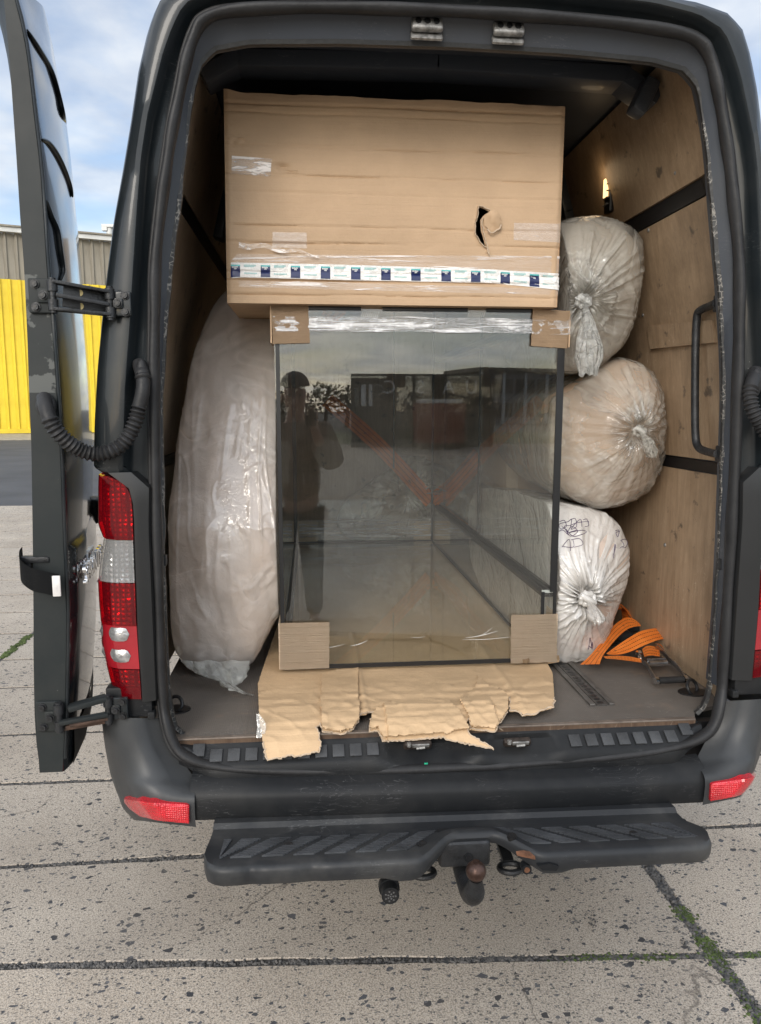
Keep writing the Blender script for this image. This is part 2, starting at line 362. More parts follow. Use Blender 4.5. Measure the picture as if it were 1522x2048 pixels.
def film_nrm(b, sc, st):
    w1 = b.noise(sc * 0.5, 2, 0.5, None, 1.6); r1 = b.math('ABSOLUTE', b.math('SUBTRACT', w1, 0.5))
    w2 = b.noise(sc * 1.7, 3, 0.55, None, 1.2); r2 = b.math('ABSOLUTE', b.math('SUBTRACT', w2, 0.5))
    h = b.math('ADD', b.math('MULTIPLY', b.math('POWER', r1, 0.6), 1.0), b.math('MULTIPLY', b.math('POWER', r2, 0.7), 0.45))
    w3 = b.noise(sc * 5.0, 2, 0.5, None, 1.0); r3 = b.math('MULTIPLY', b.math('POWER', b.math('ABSOLUTE', b.math('SUBTRACT', w3, 0.5)), 0.7), b.ramp(b.noise(sc * 0.45, 3), 0.48, 0.62))
    h = b.math('ADD', h, b.math('MULTIPLY', r3, 0.35))
    return b.bump(h, st, 0.02), r1
def m_film(name, c, opac, sc=9, st=0.5, rough=0.14, gl=1.0, streak=0.25):
    """thin plastic film: see-through, milky where it creases, glossy"""
    b = MB(name); nrm, r1 = film_nrm(b, sc, st)
    cr = b.ramp(r1, 0.0, 0.10, (1, 1, 1, 1), (0, 0, 0, 1))
    big = b.ramp(b.noise(3.2, 3), 0.4, 0.65)
    op = b.math('ADD', b.math('ADD', b.math('MULTIPLY', cr, streak), b.math('MULTIPLY', big, 0.12)), opac)
    di = b.n('ShaderNodeBsdfDiffuse'); di.inputs[0].default_value = (*c, 1); b.l(nrm, di.inputs['Normal'])
    tl = b.n('ShaderNodeBsdfTranslucent'); tl.inputs[0].default_value = (*c, 1); b.l(nrm, tl.inputs['Normal'])
    ms = b.n('ShaderNodeMixShader'); ms.inputs[0].default_value = 0.35; b.l(di.outputs[0], ms.inputs[1]); b.l(tl.outputs[0], ms.inputs[2])
    tr = b.n('ShaderNodeBsdfTransparent'); tr.inputs[0].default_value = (0.97, 0.97, 0.96, 1)
    m1 = b.n('ShaderNodeMixShader'); b.l(op, m1.inputs[0]); b.l(tr.outputs[0], m1.inputs[1]); b.l(ms.outputs[0], m1.inputs[2])
    g = b.n('ShaderNodeBsdfGlossy'); g.inputs['Roughness'].default_value = rough; b.l(nrm, g.inputs['Normal'])
    ff = b.schlick(0.065 * gl, nrm, 0.8)
    m2 = b.n('ShaderNodeMixShader'); b.l(ff, m2.inputs[0]); b.l(m1.outputs[0], m2.inputs[1]); b.l(g.outputs[0], m2.inputs[2])
    b.l(m2.outputs[0], b.out.inputs[0]); return b.m
FILM_CLEAR = m_film('clear_plastic_film', (0.86, 0.85, 0.80), 0.26, 8, 0.55, 0.07, 1.5)
FILM_MILKY = m_film('milky_plastic_film', (0.90, 0.85, 0.80), 0.46, 7, 0.4, 0.10, 1.3)
FILM_WHITE = m_film('white_plastic_film', (0.90, 0.88, 0.85), 0.88, 8, 0.45, 0.11, 1.3)
FILM_TAPE = m_film('stretch_film_band', (0.85, 0.86, 0.86), 0.12, 14, 0.5, 0.12, 1.5, 0.5)
FILM_PATCH = m_film('clear_tape', (0.85, 0.75, 0.66), 0.22, 30, 0.4, 0.22, 1.3, 0.3)
def m_foam(name, c):
    b = MB(name); f = b.noise(3, 4, 0.5, None, 0.8)
    v = b.ramp(b.vor(5.0, 'DISTANCE_TO_EDGE'), 0.0, 0.05)
    cv = b.mix(b.ramp(f, 0.35, 0.65), tuple(x * 0.82 for x in c), c)
    cv = b.mix(b.math('MULTIPLY', b.math('SUBTRACT', 1.0, v), 0.25), cv, tuple(x * 0.55 for x in c))
    b.pbr(cv, 0.6, 0, b.bump(b.noise(7, 3), 0.3, 0.02), spec=0.3); return b.m
FOAM = m_foam('beige_filling', (0.62, 0.45, 0.32)); FOAM_GREY = m_foam('grey_filling', (0.48, 0.42, 0.35)); FOAM_PALE = m_foam('pale_filling', (0.70, 0.58, 0.50))

def m_glass(name, tint, f0=0.10, spots=True):
    b = MB(name)
    tr = b.n('ShaderNodeBsdfTransparent'); tr.inputs[0].default_value = (*tint, 1)
    g = b.n('ShaderNodeBsdfGlossy'); g.inputs['Roughness'].default_value = 0.0; g.inputs[0].default_value = (1, 1, 1, 1)
    ff = b.schlick(f0)
    m2 = b.n('ShaderNodeMixShader'); b.l(ff, m2.inputs[0]); b.l(tr.outputs[0], m2.inputs[1]); b.l(g.outputs[0], m2.inputs[2])
    if spots:
        d = b.n('ShaderNodeBsdfDiffuse'); d.inputs[0].default_value = (0.6, 0.58, 0.54, 1)
        k = b.math('ADD', b.math('MULTIPLY', b.ramp(b.noise(2.2, 6, 0.65), 0.45, 0.8), 0.016), 0.003)
        m3_ = b.n('ShaderNodeMixShader'); b.l(k, m3_.inputs[0]); b.l(m2.outputs[0], m3_.inputs[1]); b.l(d.outputs[0], m3_.inputs[2])
        b.l(m3_.outputs[0], b.out.inputs[0])
    else: b.l(m2.outputs[0], b.out.inputs[0])
    return b.m
GLASS = m_glass('tank_glass', (0.975, 0.985, 0.972), 0.054)
GLASS_IN = m_glass('inner_tank_glass', (0.988, 0.992, 0.986), 0.022, False)
def m_lens(name, tint, f0=0.05, dif=0.09):
    b = MB(name); tr = b.n('ShaderNodeBsdfTransparent'); tr.inputs[0].default_value = (*tint, 1)
    g = b.n('ShaderNodeBsdfGlossy'); g.inputs['Roughness'].default_value = 0.04
    di = b.n('ShaderNodeBsdfDiffuse'); di.inputs[0].default_value = (*[x * 0.9 for x in tint], 1)
    m0 = b.n('ShaderNodeMixShader'); m0.inputs[0].default_value = dif; b.l(tr.outputs[0], m0.inputs[1]); b.l(di.outputs[0], m0.inputs[2])
    m2 = b.n('ShaderNodeMixShader'); b.l(b.schlick(0.045), m2.inputs[0]); b.l(m0.outputs[0], m2.inputs[1]); b.l(g.outputs[0], m2.inputs[2])
    b.l(m2.outputs[0], b.out.inputs[0]); return b.m
LENS_RED = m_lens('red_lens', (0.90, 0.02, 0.045)); LENS_CLEAR = m_lens('clear_lens', (0.94, 0.94, 0.93), 0.05, 0.20)
RED_PLASTIC = m_simple('red_lamp_plastic', (0.30, 0.012, 0.02), 0.14, 0, 0.15, 8, coat=0.6)
def m_reflector():
    b = MB('faceted_reflector'); v = b.map((62, 1, 72)); s = b.n('ShaderNodeSeparateXYZ'); b.l(v, s.inputs[0])
    fx = b.math('ABSOLUTE', b.math('SUBTRACT', b.math('FRACT', s.outputs[0]), 0.5)); fz = b.math('ABSOLUTE', b.math('SUBTRACT', b.math('FRACT', s.outputs[2]), 0.5))
    d = b.math('MAXIMUM', fx, fz); k = b.noise(16, 2)
    gl_ = b.ramp(d, 0.22, 0.46)
    cv = b.mix(gl_, b.mix(b.ramp(k, 0.40, 0.60), (0.30, 0.30, 0.30), (0.97, 0.97, 0.97)), (0.06, 0.06, 0.06))  # random bright patches painted into the reflector colour stand in for hot spots
    b.pbr(cv, 0.2, 0.85, b.bump(b.math('ADD', b.math('MULTIPLY', d, -1.0), b.math('MULTIPLY', k, 2.5)), 0.9, 0.012)); return b.m
REFLECTOR = m_reflector()
def m_reddish():
    b = MB('red_reflex_plastic'); v = b.map((170, 170, 170)); d = b.vor(1.0, 'F1', v, 0.15)
    b.pbr(b.mix(b.ramp(b.noise(14, 3), 0.35, 0.7), (0.42, 0.008, 0.014), (0.72, 0.015, 0.03)), 0.18, 0, b.bump(d, 0.7, 0.006), 0.8); return b.m
REFLEX = m_reddish()

def m_concrete():
    b = MB('exposed_aggregate_concrete'); oi = b.n('ShaderNodeObjectInfo')
    g = b.n('ShaderNodeTexCoord'); P = b.n('ShaderNodeNewGeometry').outputs['Position']
    base = b.mix(b.ramp(b.noise(1.6, 7, 0.6, P), 0.3, 0.75), (0.46, 0.385, 0.305), (0.66, 0.57, 0.465))
    base = b.mix(b.math('MULTIPLY', oi.outputs['Random'], 0.30), base, (0.36, 0.33, 0.29))
    fine = b.noise(190, 3, 0.7, P); base = b.mix(b.ramp(fine, 0.42, 0.66), base, (0.20, 0.176, 0.15), 'MIX'); base = b.mix(b.math('MULTIPLY', b.ramp(b.noise(95, 3, 0.65, P), 0.52, 0.68), 0.55), base, (0.15, 0.13, 0.112))
    base = b.mix(b.math('MULTIPLY', b.ramp(b.noise(330, 2, 0.5, P), 0.55, 0.68), 0.75), base, (0.62, 0.57, 0.50))
    wp = b.n('ShaderNodeVectorMath', operation='ADD'); nn = b.n('ShaderNodeTexNoise'); nn.inputs['Scale'].default_value = 70; b.l(P, nn.inputs['Vector'])
    ns = b.n('ShaderNodeVectorMath', operation='SCALE'); ns.inputs['Scale'].default_value = 0.004; b.l(nn.outputs['Color'], ns.inputs[0])
    b.l(P, wp.inputs[0]); b.l(ns.outputs[0], wp.inputs[1]); W = wp.outputs[0]
    chips = None; patch = b.ramp(b.noise(2.4, 4, 0.55, P), 0.33, 0.66)
    for sc, den, c in ((54, 0.030, (0.042, 0.043, 0.047)), (95, 0.040, (0.06, 0.06, 0.063)), (170, 0.08, (0.10, 0.095, 0.088))):
        vn = b.n('ShaderNodeTexVoronoi', feature='F1'); vn.inputs['Scale'].default_value = sc; mp = b.map((1.0, 1.3, 1.0), (0, 0, 0.6 + sc), W); b.l(mp, vn.inputs['Vector'])
        sp = b.n('ShaderNodeSeparateColor'); b.l(vn.outputs['Color'], sp.inputs[0])
        hit = b.math('LESS_THAN', sp.outputs[1], b.math('MULTIPLY', b.math('ADD', b.math('MULTIPLY', patch, 0.85), 0.15), den))
        base = b.mix(hit, base, b.mix(sp.outputs[2], c, tuple(x * 2.2 for x in c)))
        chips = hit if chips is None else b.math('MAXIMUM', chips, hit)
    cw = b.n('ShaderNodeVectorMath', operation='ADD'); cn = b.n('ShaderNodeTexNoise'); cn.inputs['Scale'].default_value = 5; cn.inputs['Detail'].default_value = 6; b.l(P, cn.inputs['Vector'])
    cs = b.n('ShaderNodeVectorMath', operation='SCALE'); cs.inputs['Scale'].default_value = 0.22; b.l(cn.outputs['Color'], cs.inputs[0]); b.l(P, cw.inputs[0]); b.l(cs.outputs[0], cw.inputs[1])
    ck = b.math('MULTIPLY', b.ramp(b.vor(0.75, 'DISTANCE_TO_EDGE', cw.outputs[0]), 0.0, 0.004, (1, 1, 1, 1), (0, 0, 0, 1)), b.ramp(b.noise(0.9, 3, 0.5, P), 0.50, 0.56)); base = b.mix(b.math('MULTIPLY', ck, 0.75), base, (0.08, 0.07, 0.06))
    st = b.ramp(b.noise(1.1, 6, 0.65, P), 0.45, 0.8); base = b.mix(b.math('MULTIPLY', st, 0.42), base, (0.20, 0.165, 0.13))
    h = b.math('SUBTRACT', b.math('MULTIPLY', fine, 0.5), b.math('MULTIPLY', chips, 0.35))
    b.pbr(base, 0.8, 0, b.bump(h, 0.55, 0.006), spec=0.25); return b.m
CONCRETE = m_concrete()
ASPHALT = m_simple('asphalt', (0.062, 0.064, 0.070), 0.8, 0, 0.25, 0.6, 0.4, 90)
JOINT = m_simple('joint_filler', (0.055, 0.052, 0.048), 0.9, 0, 0.5, 30, 0.8, 120)
VERGE = m_simple('dry_verge', (0.33, 0.29, 0.22), 0.9, 0, 0.4, 2.5, 0.6, 30)
def m_stone():
    b = MB('gravel_stone'); oi = b.noise(60, 1); b.pbr(b.mix(b.ramp(oi, 0.35, 0.65), (0.035, 0.036, 0.038), (0.14, 0.13, 0.12)), 0.7); return b.m
STONE = m_stone()
MOSS = m_simple('moss', (0.06, 0.085, 0.022), 0.9, 0, 0.5, 25)
def m_floor():
    b = MB('scuffed_floor_mat')
    cv = b.mix(b.ramp(b.noise(2.5, 7, 0.6), 0.3, 0.75), (0.105, 0.092, 0.080), (0.19, 0.170, 0.150))
    cv = b.mix(b.math('MULTIPLY', b.ramp(b.noise(9, 5, 0.7), 0.55, 0.7), 0.4), cv, (0.24, 0.17, 0.12))
    sc = b.noise(6, 2, 0.5, b.map((1, 5, 1), (0, 0, 0.5)), 1.0)
    scr = b.math('MULTIPLY', b.ramp(b.math('ABSOLUTE', b.math('SUBTRACT', sc, 0.5)), 0, 0.005, (1, 1, 1, 1), (0, 0, 0, 1)), b.ramp(b.noise(5, 3), 0.5, 0.6))
    cv = b.mix(b.math('MULTIPLY', scr, 0.4), cv, (0.4, 0.37, 0.33))
    hx = b.vor(160, 'F1', b.map((1, 1, 1)), 0.0); b.pbr(cv, 0.55, 0, b.bump(hx, 0.35, 0.004), spec=0.4); return b.m
FLOOR = m_floor()
YELLOW = m_simple('yellow_cladding', (0.76, 0.56, 0.045), 0.5, 0, 0.14, 0.8, spec=0.3)
def m_clad():
    b = MB('weathered_cement_cladding'); f = b.noise(0.5, 6, 0.65, b.map((3, 3, 0.5)))
    b.pbr(b.mix(b.ramp(f, 0.3, 0.75), (0.17, 0.15, 0.115), (0.34, 0.31, 0.25)), 0.85); return b.m
CLAD = m_clad()
GUTTER = m_simple('white_gutter', (0.60, 0.60, 0.57), 0.5, 0, 0.15, 1.0)
CONT_GREEN = m_simple('dark_green_container', (0.030, 0.040, 0.036), 0.5, 0, 0.4, 1.2)
CONT_RED = m_simple('red_skip', (0.24, 0.05, 0.035), 0.55, 0, 0.3, 1.5)
WHITE = m_simple('white_paint', (0.75, 0.75, 0.73), 0.5, 0, 0.08, 4)
GREY_WALL = m_simple('grey_wall', (0.33, 0.32, 0.31), 0.8, 0, 0.15, 0.5)
WINDOW = m_simple('dark_window', (0.03, 0.035, 0.04), 0.08, 0, 0.1, 2)
GRASS = m_simple('rough_grass', (0.07, 0.085, 0.03), 0.95, 0, 0.5, 2.5, 0.8, 20)
LEAF = m_simple('dark_leaves', (0.035, 0.048, 0.02), 0.8, 0, 0.5, 1.5)
BARK = m_simple('bark', (0.07, 0.05, 0.035), 0.9, 0, 0.3, 10)
NAVY = m_simple('navy_print', (0.012, 0.020, 0.085), 0.3, 0, 0.15, 60)
TEAL = m_simple('teal_print', (0.10, 0.42, 0.42), 0.35, 0, 0.2, 60)
def m_white_tape():
    b = MB('white_packing_tape'); nrm, r1 = film_nrm(b, 22, 0.5)
    st = b.noise(12, 4, 0.6, b.map((0.8, 1, 9)))
    cv = b.mix(b.math('MULTIPLY', b.ramp(st, 0.52, 0.75), 0.45), (0.78, 0.77, 0.75), (0.60, 0.48, 0.36))
    b.pbr(cv, 0.25, 0, b.bump(st, 0.5, 0.008, nrm), spec=0.6); return b.m
TAPE = m_white_tape()
INK = m_simple('purple_ink', (0.05, 0.025, 0.09), 0.5, 0, 0.2, 40)
def m_web():
    b = MB('orange_webbing'); uv = b.n('ShaderNodeUVMap').outputs[0]
    s = b.n('ShaderNodeSeparateXYZ'); b.l(uv, s.inputs[0]); u, v = s.outputs[0], s.outputs[1]
    d = None
    for c in (0.22, 0.5, 0.78):
        k = b.math('LESS_THAN', b.math('ABSOLUTE', b.math('SUBTRACT', v, c)), 0.022); d = k if d is None else b.math('MAXIMUM', d, k)
    dash = b.math('LESS_THAN', b.math('FRACT', b.math('MULTIPLY', u, 90.0)), 0.62)
    rib = b.math('SINE', b.math('MULTIPLY', u, 1900.0))
    cv = b.mix(b.ramp(b.noise(20, 4), 0.3, 0.75), (0.72, 0.17, 0.02), (0.85, 0.25, 0.045))
    dk = b.ramp(b.noise(35, 2), 0.70, 0.74); cv = b.mix(b.math('MULTIPLY', dk, 0.7), cv, (0.12, 0.06, 0.03))
    cv = b.mix(b.math('MULTIPLY', d, dash), cv, (0.03, 0.015, 0.01))
    b.pbr(cv, 0.6, 0, b.bump(rib, 0.4, 0.003), spec=0.3); return b.m
WEB = m_web()
SKIN = m_simple('skin', (0.50, 0.30, 0.22), 0.5); JACKET = m_simple('brown_fleece', (0.20, 0.14, 0.10), 0.9, 0, 0.5, 14)
TROUSER = m_simple('dark_trousers', (0.05, 0.045, 0.04), 0.85, 0, 0.3, 10); CAP = m_simple('black_cap', (0.012, 0.012, 0.013), 0.7)
def m_lamp():
    b = MB('lit_lamp'); e = b.n('ShaderNodeEmission'); e.inputs[0].default_value = (1.0, 0.62, 0.26, 1); e.inputs[1].default_value = 1.6; b.l(e.outputs[0], b.out.inputs[0]); return b.m
LAMP = m_lamp()

# ================================================================== THE SETTING
bm = new(); bmesh.ops.create_grid(bm, x_segments=1, y_segments=1, size=400, matrix=Matrix.Translation((0, 0, -0.0045)))
GROUND = tag(obj('ground', bm, JOINT, smooth=0), kind='structure')
# concrete slabs, each a piece of the ground
rows = [(-1.42, 0.0), (-0.72, -0.03), (-0.028, -0.0724), (0.575, 0.004), (1.175, -0.012), (1.71, 0.0), (2.385, 0.0), (2.90, 0.0)]
yy = 2.90
while yy < 11.0: yy = min(yy + 0.60, 11.10); rows.append((yy, 0.0))
cols = [0.80 + 3.25 * k for k in range(-5, 3)]
def joint_y(i, x): c, s = rows[i]; return c + s * max(-1.6, min(1.4, x))
def slab(i, k):
    x0, x1 = cols[k] + 0.013, cols[k + 1] - 0.013
    near = i < 8 and k > 2
    n = 40 if near else 6
    j = 0.006 if near else 0.0
    P = []
    if k == 5: x0 += 0.012
    for t in range(n): x = lerp(x0, x1, t / n); P.append(V((x, joint_y(i, x) + 0.013 + j * fbm(x * 7, i * 3.1), 0)))
    m = 14 if near else 2
    for t in range(m): f = t / m; P.append(V((x1 + j * 1.4 * fbm(f * 4, i + 9), lerp(joint_y(i, x1) + 0.013, joint_y(i + 1, x1) - 0.013, f), 0)))
    for t in range(n): x = lerp(x1, x0, t / n); P.append(V((x, joint_y(i + 1, x) - 0.013 + j * fbm(x * 7, i * 3.1 + 50), 0)))
    for t in range(m): f = t / m; P.append(V((x0 + j * 1.4 * fbm(f * 4, i + 19), lerp(joint_y(i + 1, x0) - 0.013, joint_y(i, x0) + 0.013, f), 0)))
    b = new(); dz = R.uniform(-0.001, 0.001)
    c = sum(P, V()) / len(P)
    top = [b.verts.new((p + (c - p).normalized() * 0.004) + V((0, 0, dz))) for p in P]
    mid = [b.verts.new(p + V((0, 0, dz - 0.0025))) for p in P]; bot = [b.verts.new(p + V((0, 0, -0.028))) for p in P]
    b.faces.new(top); L = len(P)
    for q in range(L):
        b.faces.new((top[q], mid[q], mid[(q + 1) % L], top[(q + 1) % L])); b.faces.new((mid[q], bot[q], bot[(q + 1) % L], mid[(q + 1) % L]))
    return obj('concrete_slab', fin(b), CONCRETE, GROUND, smooth=25)
for i in range(len(rows) - 1):
    for k in range(len(cols) - 1):
        if k > 5 and i > 7: continue
        slab(i, k)
# the yard goes on behind the camera
bm = new(); add_box(bm, (-2, -16.5, -0.004), (60, 30.0, 0.010)); tag(obj('concrete_yard', bm, CONCRETE, smooth=0), kind='structure')
bm = new(); add_box(bm, (-25, 25, -0.006), (80, 27.8, 0.008)); tag(obj('asphalt_road', bm, ASPHALT, smooth=0), kind='structure')
bm = new(); add_box(bm, (-25, 43.9, 0.002), (80, 10, 0.025)); tag(obj('gravel_verge', bm, VERGE, smooth=0), kind='structure')
bm = new(); add_box(bm, (10, -40, 0.004), (140, 17, 0.03)); tag(obj('grass_strip', bm, GRASS, smooth=0), kind='structure')
# loose grit in the joints
def grit(name, spots, mat, rng, squash=0.7):
    t = new(); bmesh.ops.create_icosphere(t, subdivisions=1, radius=1); t.verts.ensure_lookup_table()
    bv = [v.co.copy() for v in t.verts]; bf = [[v.index for v in f.verts] for f in t.faces]; t.free()
    vs, fs = [], []
    for x, y, r in spots:
        M = Matrix.Translation((x, y, -0.0045 + r * 0.25 + (0.0045 if abs(y + .2) < .25 and .35 < x < .72 and squash < .9 and y < joint_y(2, x) - .03 or (squash < .9 and joint_y(2, x) + .04 < y < .5 and .30 < x < .75) else 0))) @ Matrix.Rotation(rng.random() * 6.3, 4, 'Z') @ Matrix.Rotation(rng.random(), 4, 'X') @ Matrix.Diagonal((r * rng.uniform(0.8, 1.3), r * rng.uniform(0.6, 1), r * squash, 1))
        o = len(vs); vs += [M @ (v * rng.uniform(.8, 1.1)) for v in bv]; fs += [[q + o for q in f] for f in bf]
    me = bpy.data.meshes.new(name); me.from_pydata(vs, [], fs); me.materials.append(mat)
    return tag(link(bpy.data.objects.new(name, me)), kind='stuff')
sp = []; g = random.Random(3)
for i, (xa, xb, n) in {2: (-1.4, 1.2, 3600), 3: (-1.8, 1.6, 2600), 4: (-2.2, -0.7, 1300), 5: (-2.3, -0.8, 700)}.items():
    for _ in range(n):
        x = g.uniform(xa, xb)
        if g.random() < 0.35 + 0.65 * (fbm(x * 2.2, i * 7) > -0.1): sp.append((x, joint_y(i, x) + g.gauss(0, 0.0062), g.uniform(0.0025, 0.007)))
for _ in range(45): sp.append((g.gauss(.47, .05), g.gauss(.10, .02), g.uniform(.002, .006)))
for _ in range(2600):
    y = g.uniform(-0.7, 0.65); sp.append((0.806 + g.gauss(0, 0.013 + 0.016 * (abs(y + 0.05) < 0.09)), y, g.uniform(0.003, 0.009)))
grit('joint_gravel', sp, STONE, g)
sp = []
for _ in range(900):
    y = g.choice([g.gauss(-0.30, 0.14), g.gauss(0.10, 0.02), g.gauss(-0.06, 0.03)]); sp.append((0.806 + g.gauss(0, 0.016), y, g.uniform(0.003, 0.008)))
for _ in range(260):
    x = g.choice([g.gauss(0.62, 0.05), g.gauss(0.93, 0.03), g.gauss(0.45, 0.05)]); sp.append((x, joint_y(2, x) + g.gauss(0, 0.008), g.uniform(0.003, 0.007)))
for _ in range(350):
    y = g.uniform(2.95, 3.45); sp.append((-2.45 + g.gauss(0, 0.014), y, g.uniform(0.006, 0.014)))
grit('joint_moss', sp, MOSS, g, 1.0)

# yellow warehouse across the road
WA, WB = PZ(-260, 861, 0), PZ(330, 862, 0)
WD = 50.0
p0 = CAM + (ray(-700, 817) * (WD * 0.93 / ray(-700, 817).y)); p1 = CAM + (ray(420, 817) * (WD * 1.14 / ray(420, 817).y))
p0.z = p1.z = 0
wd = (p1 - p0); wl = wd.length; wd.normalize(); wn_ = V((wd.y, -wd.x, 0))
wh = empty('warehouse', 'long warehouse clad in yellow and grey corrugated sheets across the road', 'warehouse'); wh.location = (p0 + p1) / 2
zy, zg = 10.05, 13.0
def wpt(s, o, z): return p0 + wd * s + wn_ * o + V((0, 0, z)) - wh.location
b = new(); add_prism(b, [wpt(0, 0, 0), wpt(wl, 0, 0), wpt(wl, 0, zg - .1), wpt(0, 0, zg - .1)], -wn_ * 12); obj('wall', fin(b), GREY_WALL, wh, 0)
def sheet(width, z0, z1, off, rib):
    b = new(); prof = [(0, .02), (0.06, .02), (0.12, .02 + rib), (0.30, .02 + rib), (0.36, .02), (1.0, .02)]
    grid(b, [[V((0, 0, 0)) + wd * (q * width) + wn_ * (o + off) + V((0, 0, z)) for q, o in prof] for z in (z0, z1)])
    me = bpy.data.meshes.new('cladding'); b.to_mesh(me); b.free(); return me
sy = sheet(0.60, 0.25, zy, 0.12, 0.10); sy.materials.append(YELLOW)
sg = sheet(0.66, zy + 0.02, zg, 0.02, 0.10); sg.materials.append(CLAD)
for k in range(int(wl / 0.605)):
    o = link(bpy.data.objects.new('yellow_cladding_sheet', sy), wh); o.location = wpt(k * 0.605, 0, 0)
for k in range(int(wl / 0.665)):
    o = link(bpy.data.objects.new('grey_cladding_sheet', sg), wh); o.location = wpt(k * 0.665, 0, 0)
b = new(); add_prism(b, [wpt(0, .05, zg), wpt(0, .5, zg), wpt(0, .5, zg + .3), wpt(0, .05, zg + .3)], wd * wl); obj('gutter', fin(b), GUTTER, wh, 0)
b = new(); add_prism(b, [wpt(0, .3, zg + .31), wpt(0, .62, zg + .31), wpt(0, .62, zg + .42), wpt(0, .3, zg + .42)], wd * wl); obj('roof_edge', fin(b), CLAD, wh, 0)
b = new(); add_prism(b, [wpt(0, .24, 0), wpt(0, .4, 0), wpt(0, .4, .3), wpt(0, .24, .3)], wd * wl); obj('base_rail', fin(b), YELLOW, wh, 0)
s_v = ((CAM + ray(221, 460) * (WD * 1.1 / ray(221, 460).y)) - p0).dot(wd)
b = new(); add_cyl(b, wpt(s_v, -.8, zg), wpt(s_v, -.8, zg + 1.1), 0.22); add_box(b, wpt(s_v, -.8, zg + 1.2), (0.95, 0.6, 0.2), bev=0.02); add_box(b, wpt(s_v - .3, -.8, zg + 1.0), (0.35, 0.4, 0.25))
obj('roof_vent', b, GUTTER, wh)

# things in the yard behind the camera, mirrored in the tank glass
cont = empty('shipping_container', 'dark green shipping container with white lettering, mirrored in the tank glass', 'container'); cont.location = (4.4, -30.2, 0)
b = new(); add_box(b, (0, 0, 1.6), (5.9, 2.3, 2.95)); obj('body', b, CONT_GREEN, cont, 0)
b = new()
for x in (-3.0, 3.0): add_box(b, (x, 1.2, 1.55), (0.16, 0.16, 3.1))
for z in (0.08, 3.02): add_box(b, (0, 1.2, z), (5.8, 0.14, 0.16))
obj('frame', b, CONT_GREEN, cont, 0)
b = new()
for k in range(28): add_box(b, (-2.75 + k * 0.204, 1.165, 1.55), (0.10, 0.03, 2.8))
tag(obj('corrugation', b, CONT_GREEN, cont, 0), kind='stuff')
for ch, x in (('C', -1.45), ('S', -0.1), ('A', 1.1), ('U', 2.1)):
    text_mesh(ch, 0.80, 0.004, Matrix.Translation((x, 1.19, 2.52)) @ Matrix.Rotation(math.pi, 4, 'Z') @ Matrix.Rotation(math.pi / 2, 4, 'X'), 'letter', WHITE, cont)
b = new(); add_box(b, (-2.55, 1.19, 2.2), (0.22, 0.01, 0.9)); add_box(b, (-2.25, 1.19, 2.2), (0.16, 0.01, 0.9)); obj('marking_panel', b, WHITE, cont, 0)
sk = empty('skip', 'low red metal skip in front of the green container', 'skip'); sk.location = (4.85, -27.6, 0)
b = new(); add_prism(b, [(-.95, -.6, .25), (.95, -.6, .25), (1.0, -.6, 1.85), (-1.0, -.6, 1.85)], (0, 1.2, 0)); obj('body', fin(b), CONT_RED, sk, 0)
b = new(); add_box(b, (0, 0, 1.93), (1.7, 1.3, 0.16), bev=.03); obj('lid', b, WHITE, sk)
for x in (-.7, .7):
    b = new(); add_box(b, (x, 0, .12), (.2, 1.1, .24)); obj('foot', b, BLACK, sk, 0)
of = empty('office_building', 'pale two storey office building with rows of windows, mirrored in the glass', 'building'); of.location = (30, -78, 0); of.rotation_euler = (0, 0, math.radians(-14))
b = new(); add_box(b, (0, -4, 2.75), (26, 8, 5.5)); obj('wall', b, GREY_WALL, of, 0)
b = new(); add_box(b, (0, -4, 5.7), (27, 9, 0.4)); obj('roof', b, CLAD, of, 0)
mew = bpy.data.meshes.new('window'); b = new(); add_box(b, (0, 0, 0), (0.9, 0.1, 1.5)); b.to_mesh(mew); b.free(); mew.materials.append(WINDOW)
mep = bpy.data.meshes.new('pillar'); b = new(); add_box(b, (0, 0, 2.7), (0.3, 0.3, 5.4)); b.to_mesh(mep); b.free(); mep.materials.append(WHITE)
for k in range(20):
    for z in (1.5, 4.0):
        o = link(bpy.data.objects.new('window', mew), of); o.location = (-12.3 + k * 1.3, 0.03, z)
for k in range(11):
    o = link(bpy.data.objects.new('pillar', mep), of); o.location = (-13 + k * 2.6, 0.12, 0)
for k in range(9):
    rt_ = random.Random(k + 40); tx = -16 + k * 2.7 + rt_.uniform(-.8, .8); ty = -58 - rt_.uniform(0, 8); h = rt_.uniform(3.0, 4.6)
    t = empty('tree', 'distant dark leafy tree, %s in the row seen mirrored beside the green container' % ('leftmost', 'second from left', 'third from left', 'fourth from left', 'middle one', 'fourth from right', 'third from right', 'second from right', 'rightmost')[k], 'tree', 'trees mirrored in the glass'); t.location = (tx, ty, 0)
    b = new(); add_tube(b, [(0, 0, 0), (.1, 0, h * .3), (0.05, .1, h * .6)], lambda i: (.22, .16, .1)[i], 8); obj('trunk', b, BARK, t)
    b = new()
    for q in range(260):
        v = V((rt_.gauss(0, 1), rt_.gauss(0, 1), rt_.gauss(0, 1))); v = v.normalized() * (rt_.random() ** 0.4)
        c = V((v.x * 1.5, v.y * 1.5, h * .62 + v.z * h * .38)); s = rt_.uniform(.12, .3)
        a = V((rt_.gauss(0, 1), rt_.gauss(0, 1), rt_.gauss(0, 1))).normalized(); e = a.orthogonal()
        b.faces.new([b.verts.new(c + a * s), b.verts.new(c + e * s), b.verts.new(c - a * s * .6)])
    obj('crown', b, LEAF, t, 0)

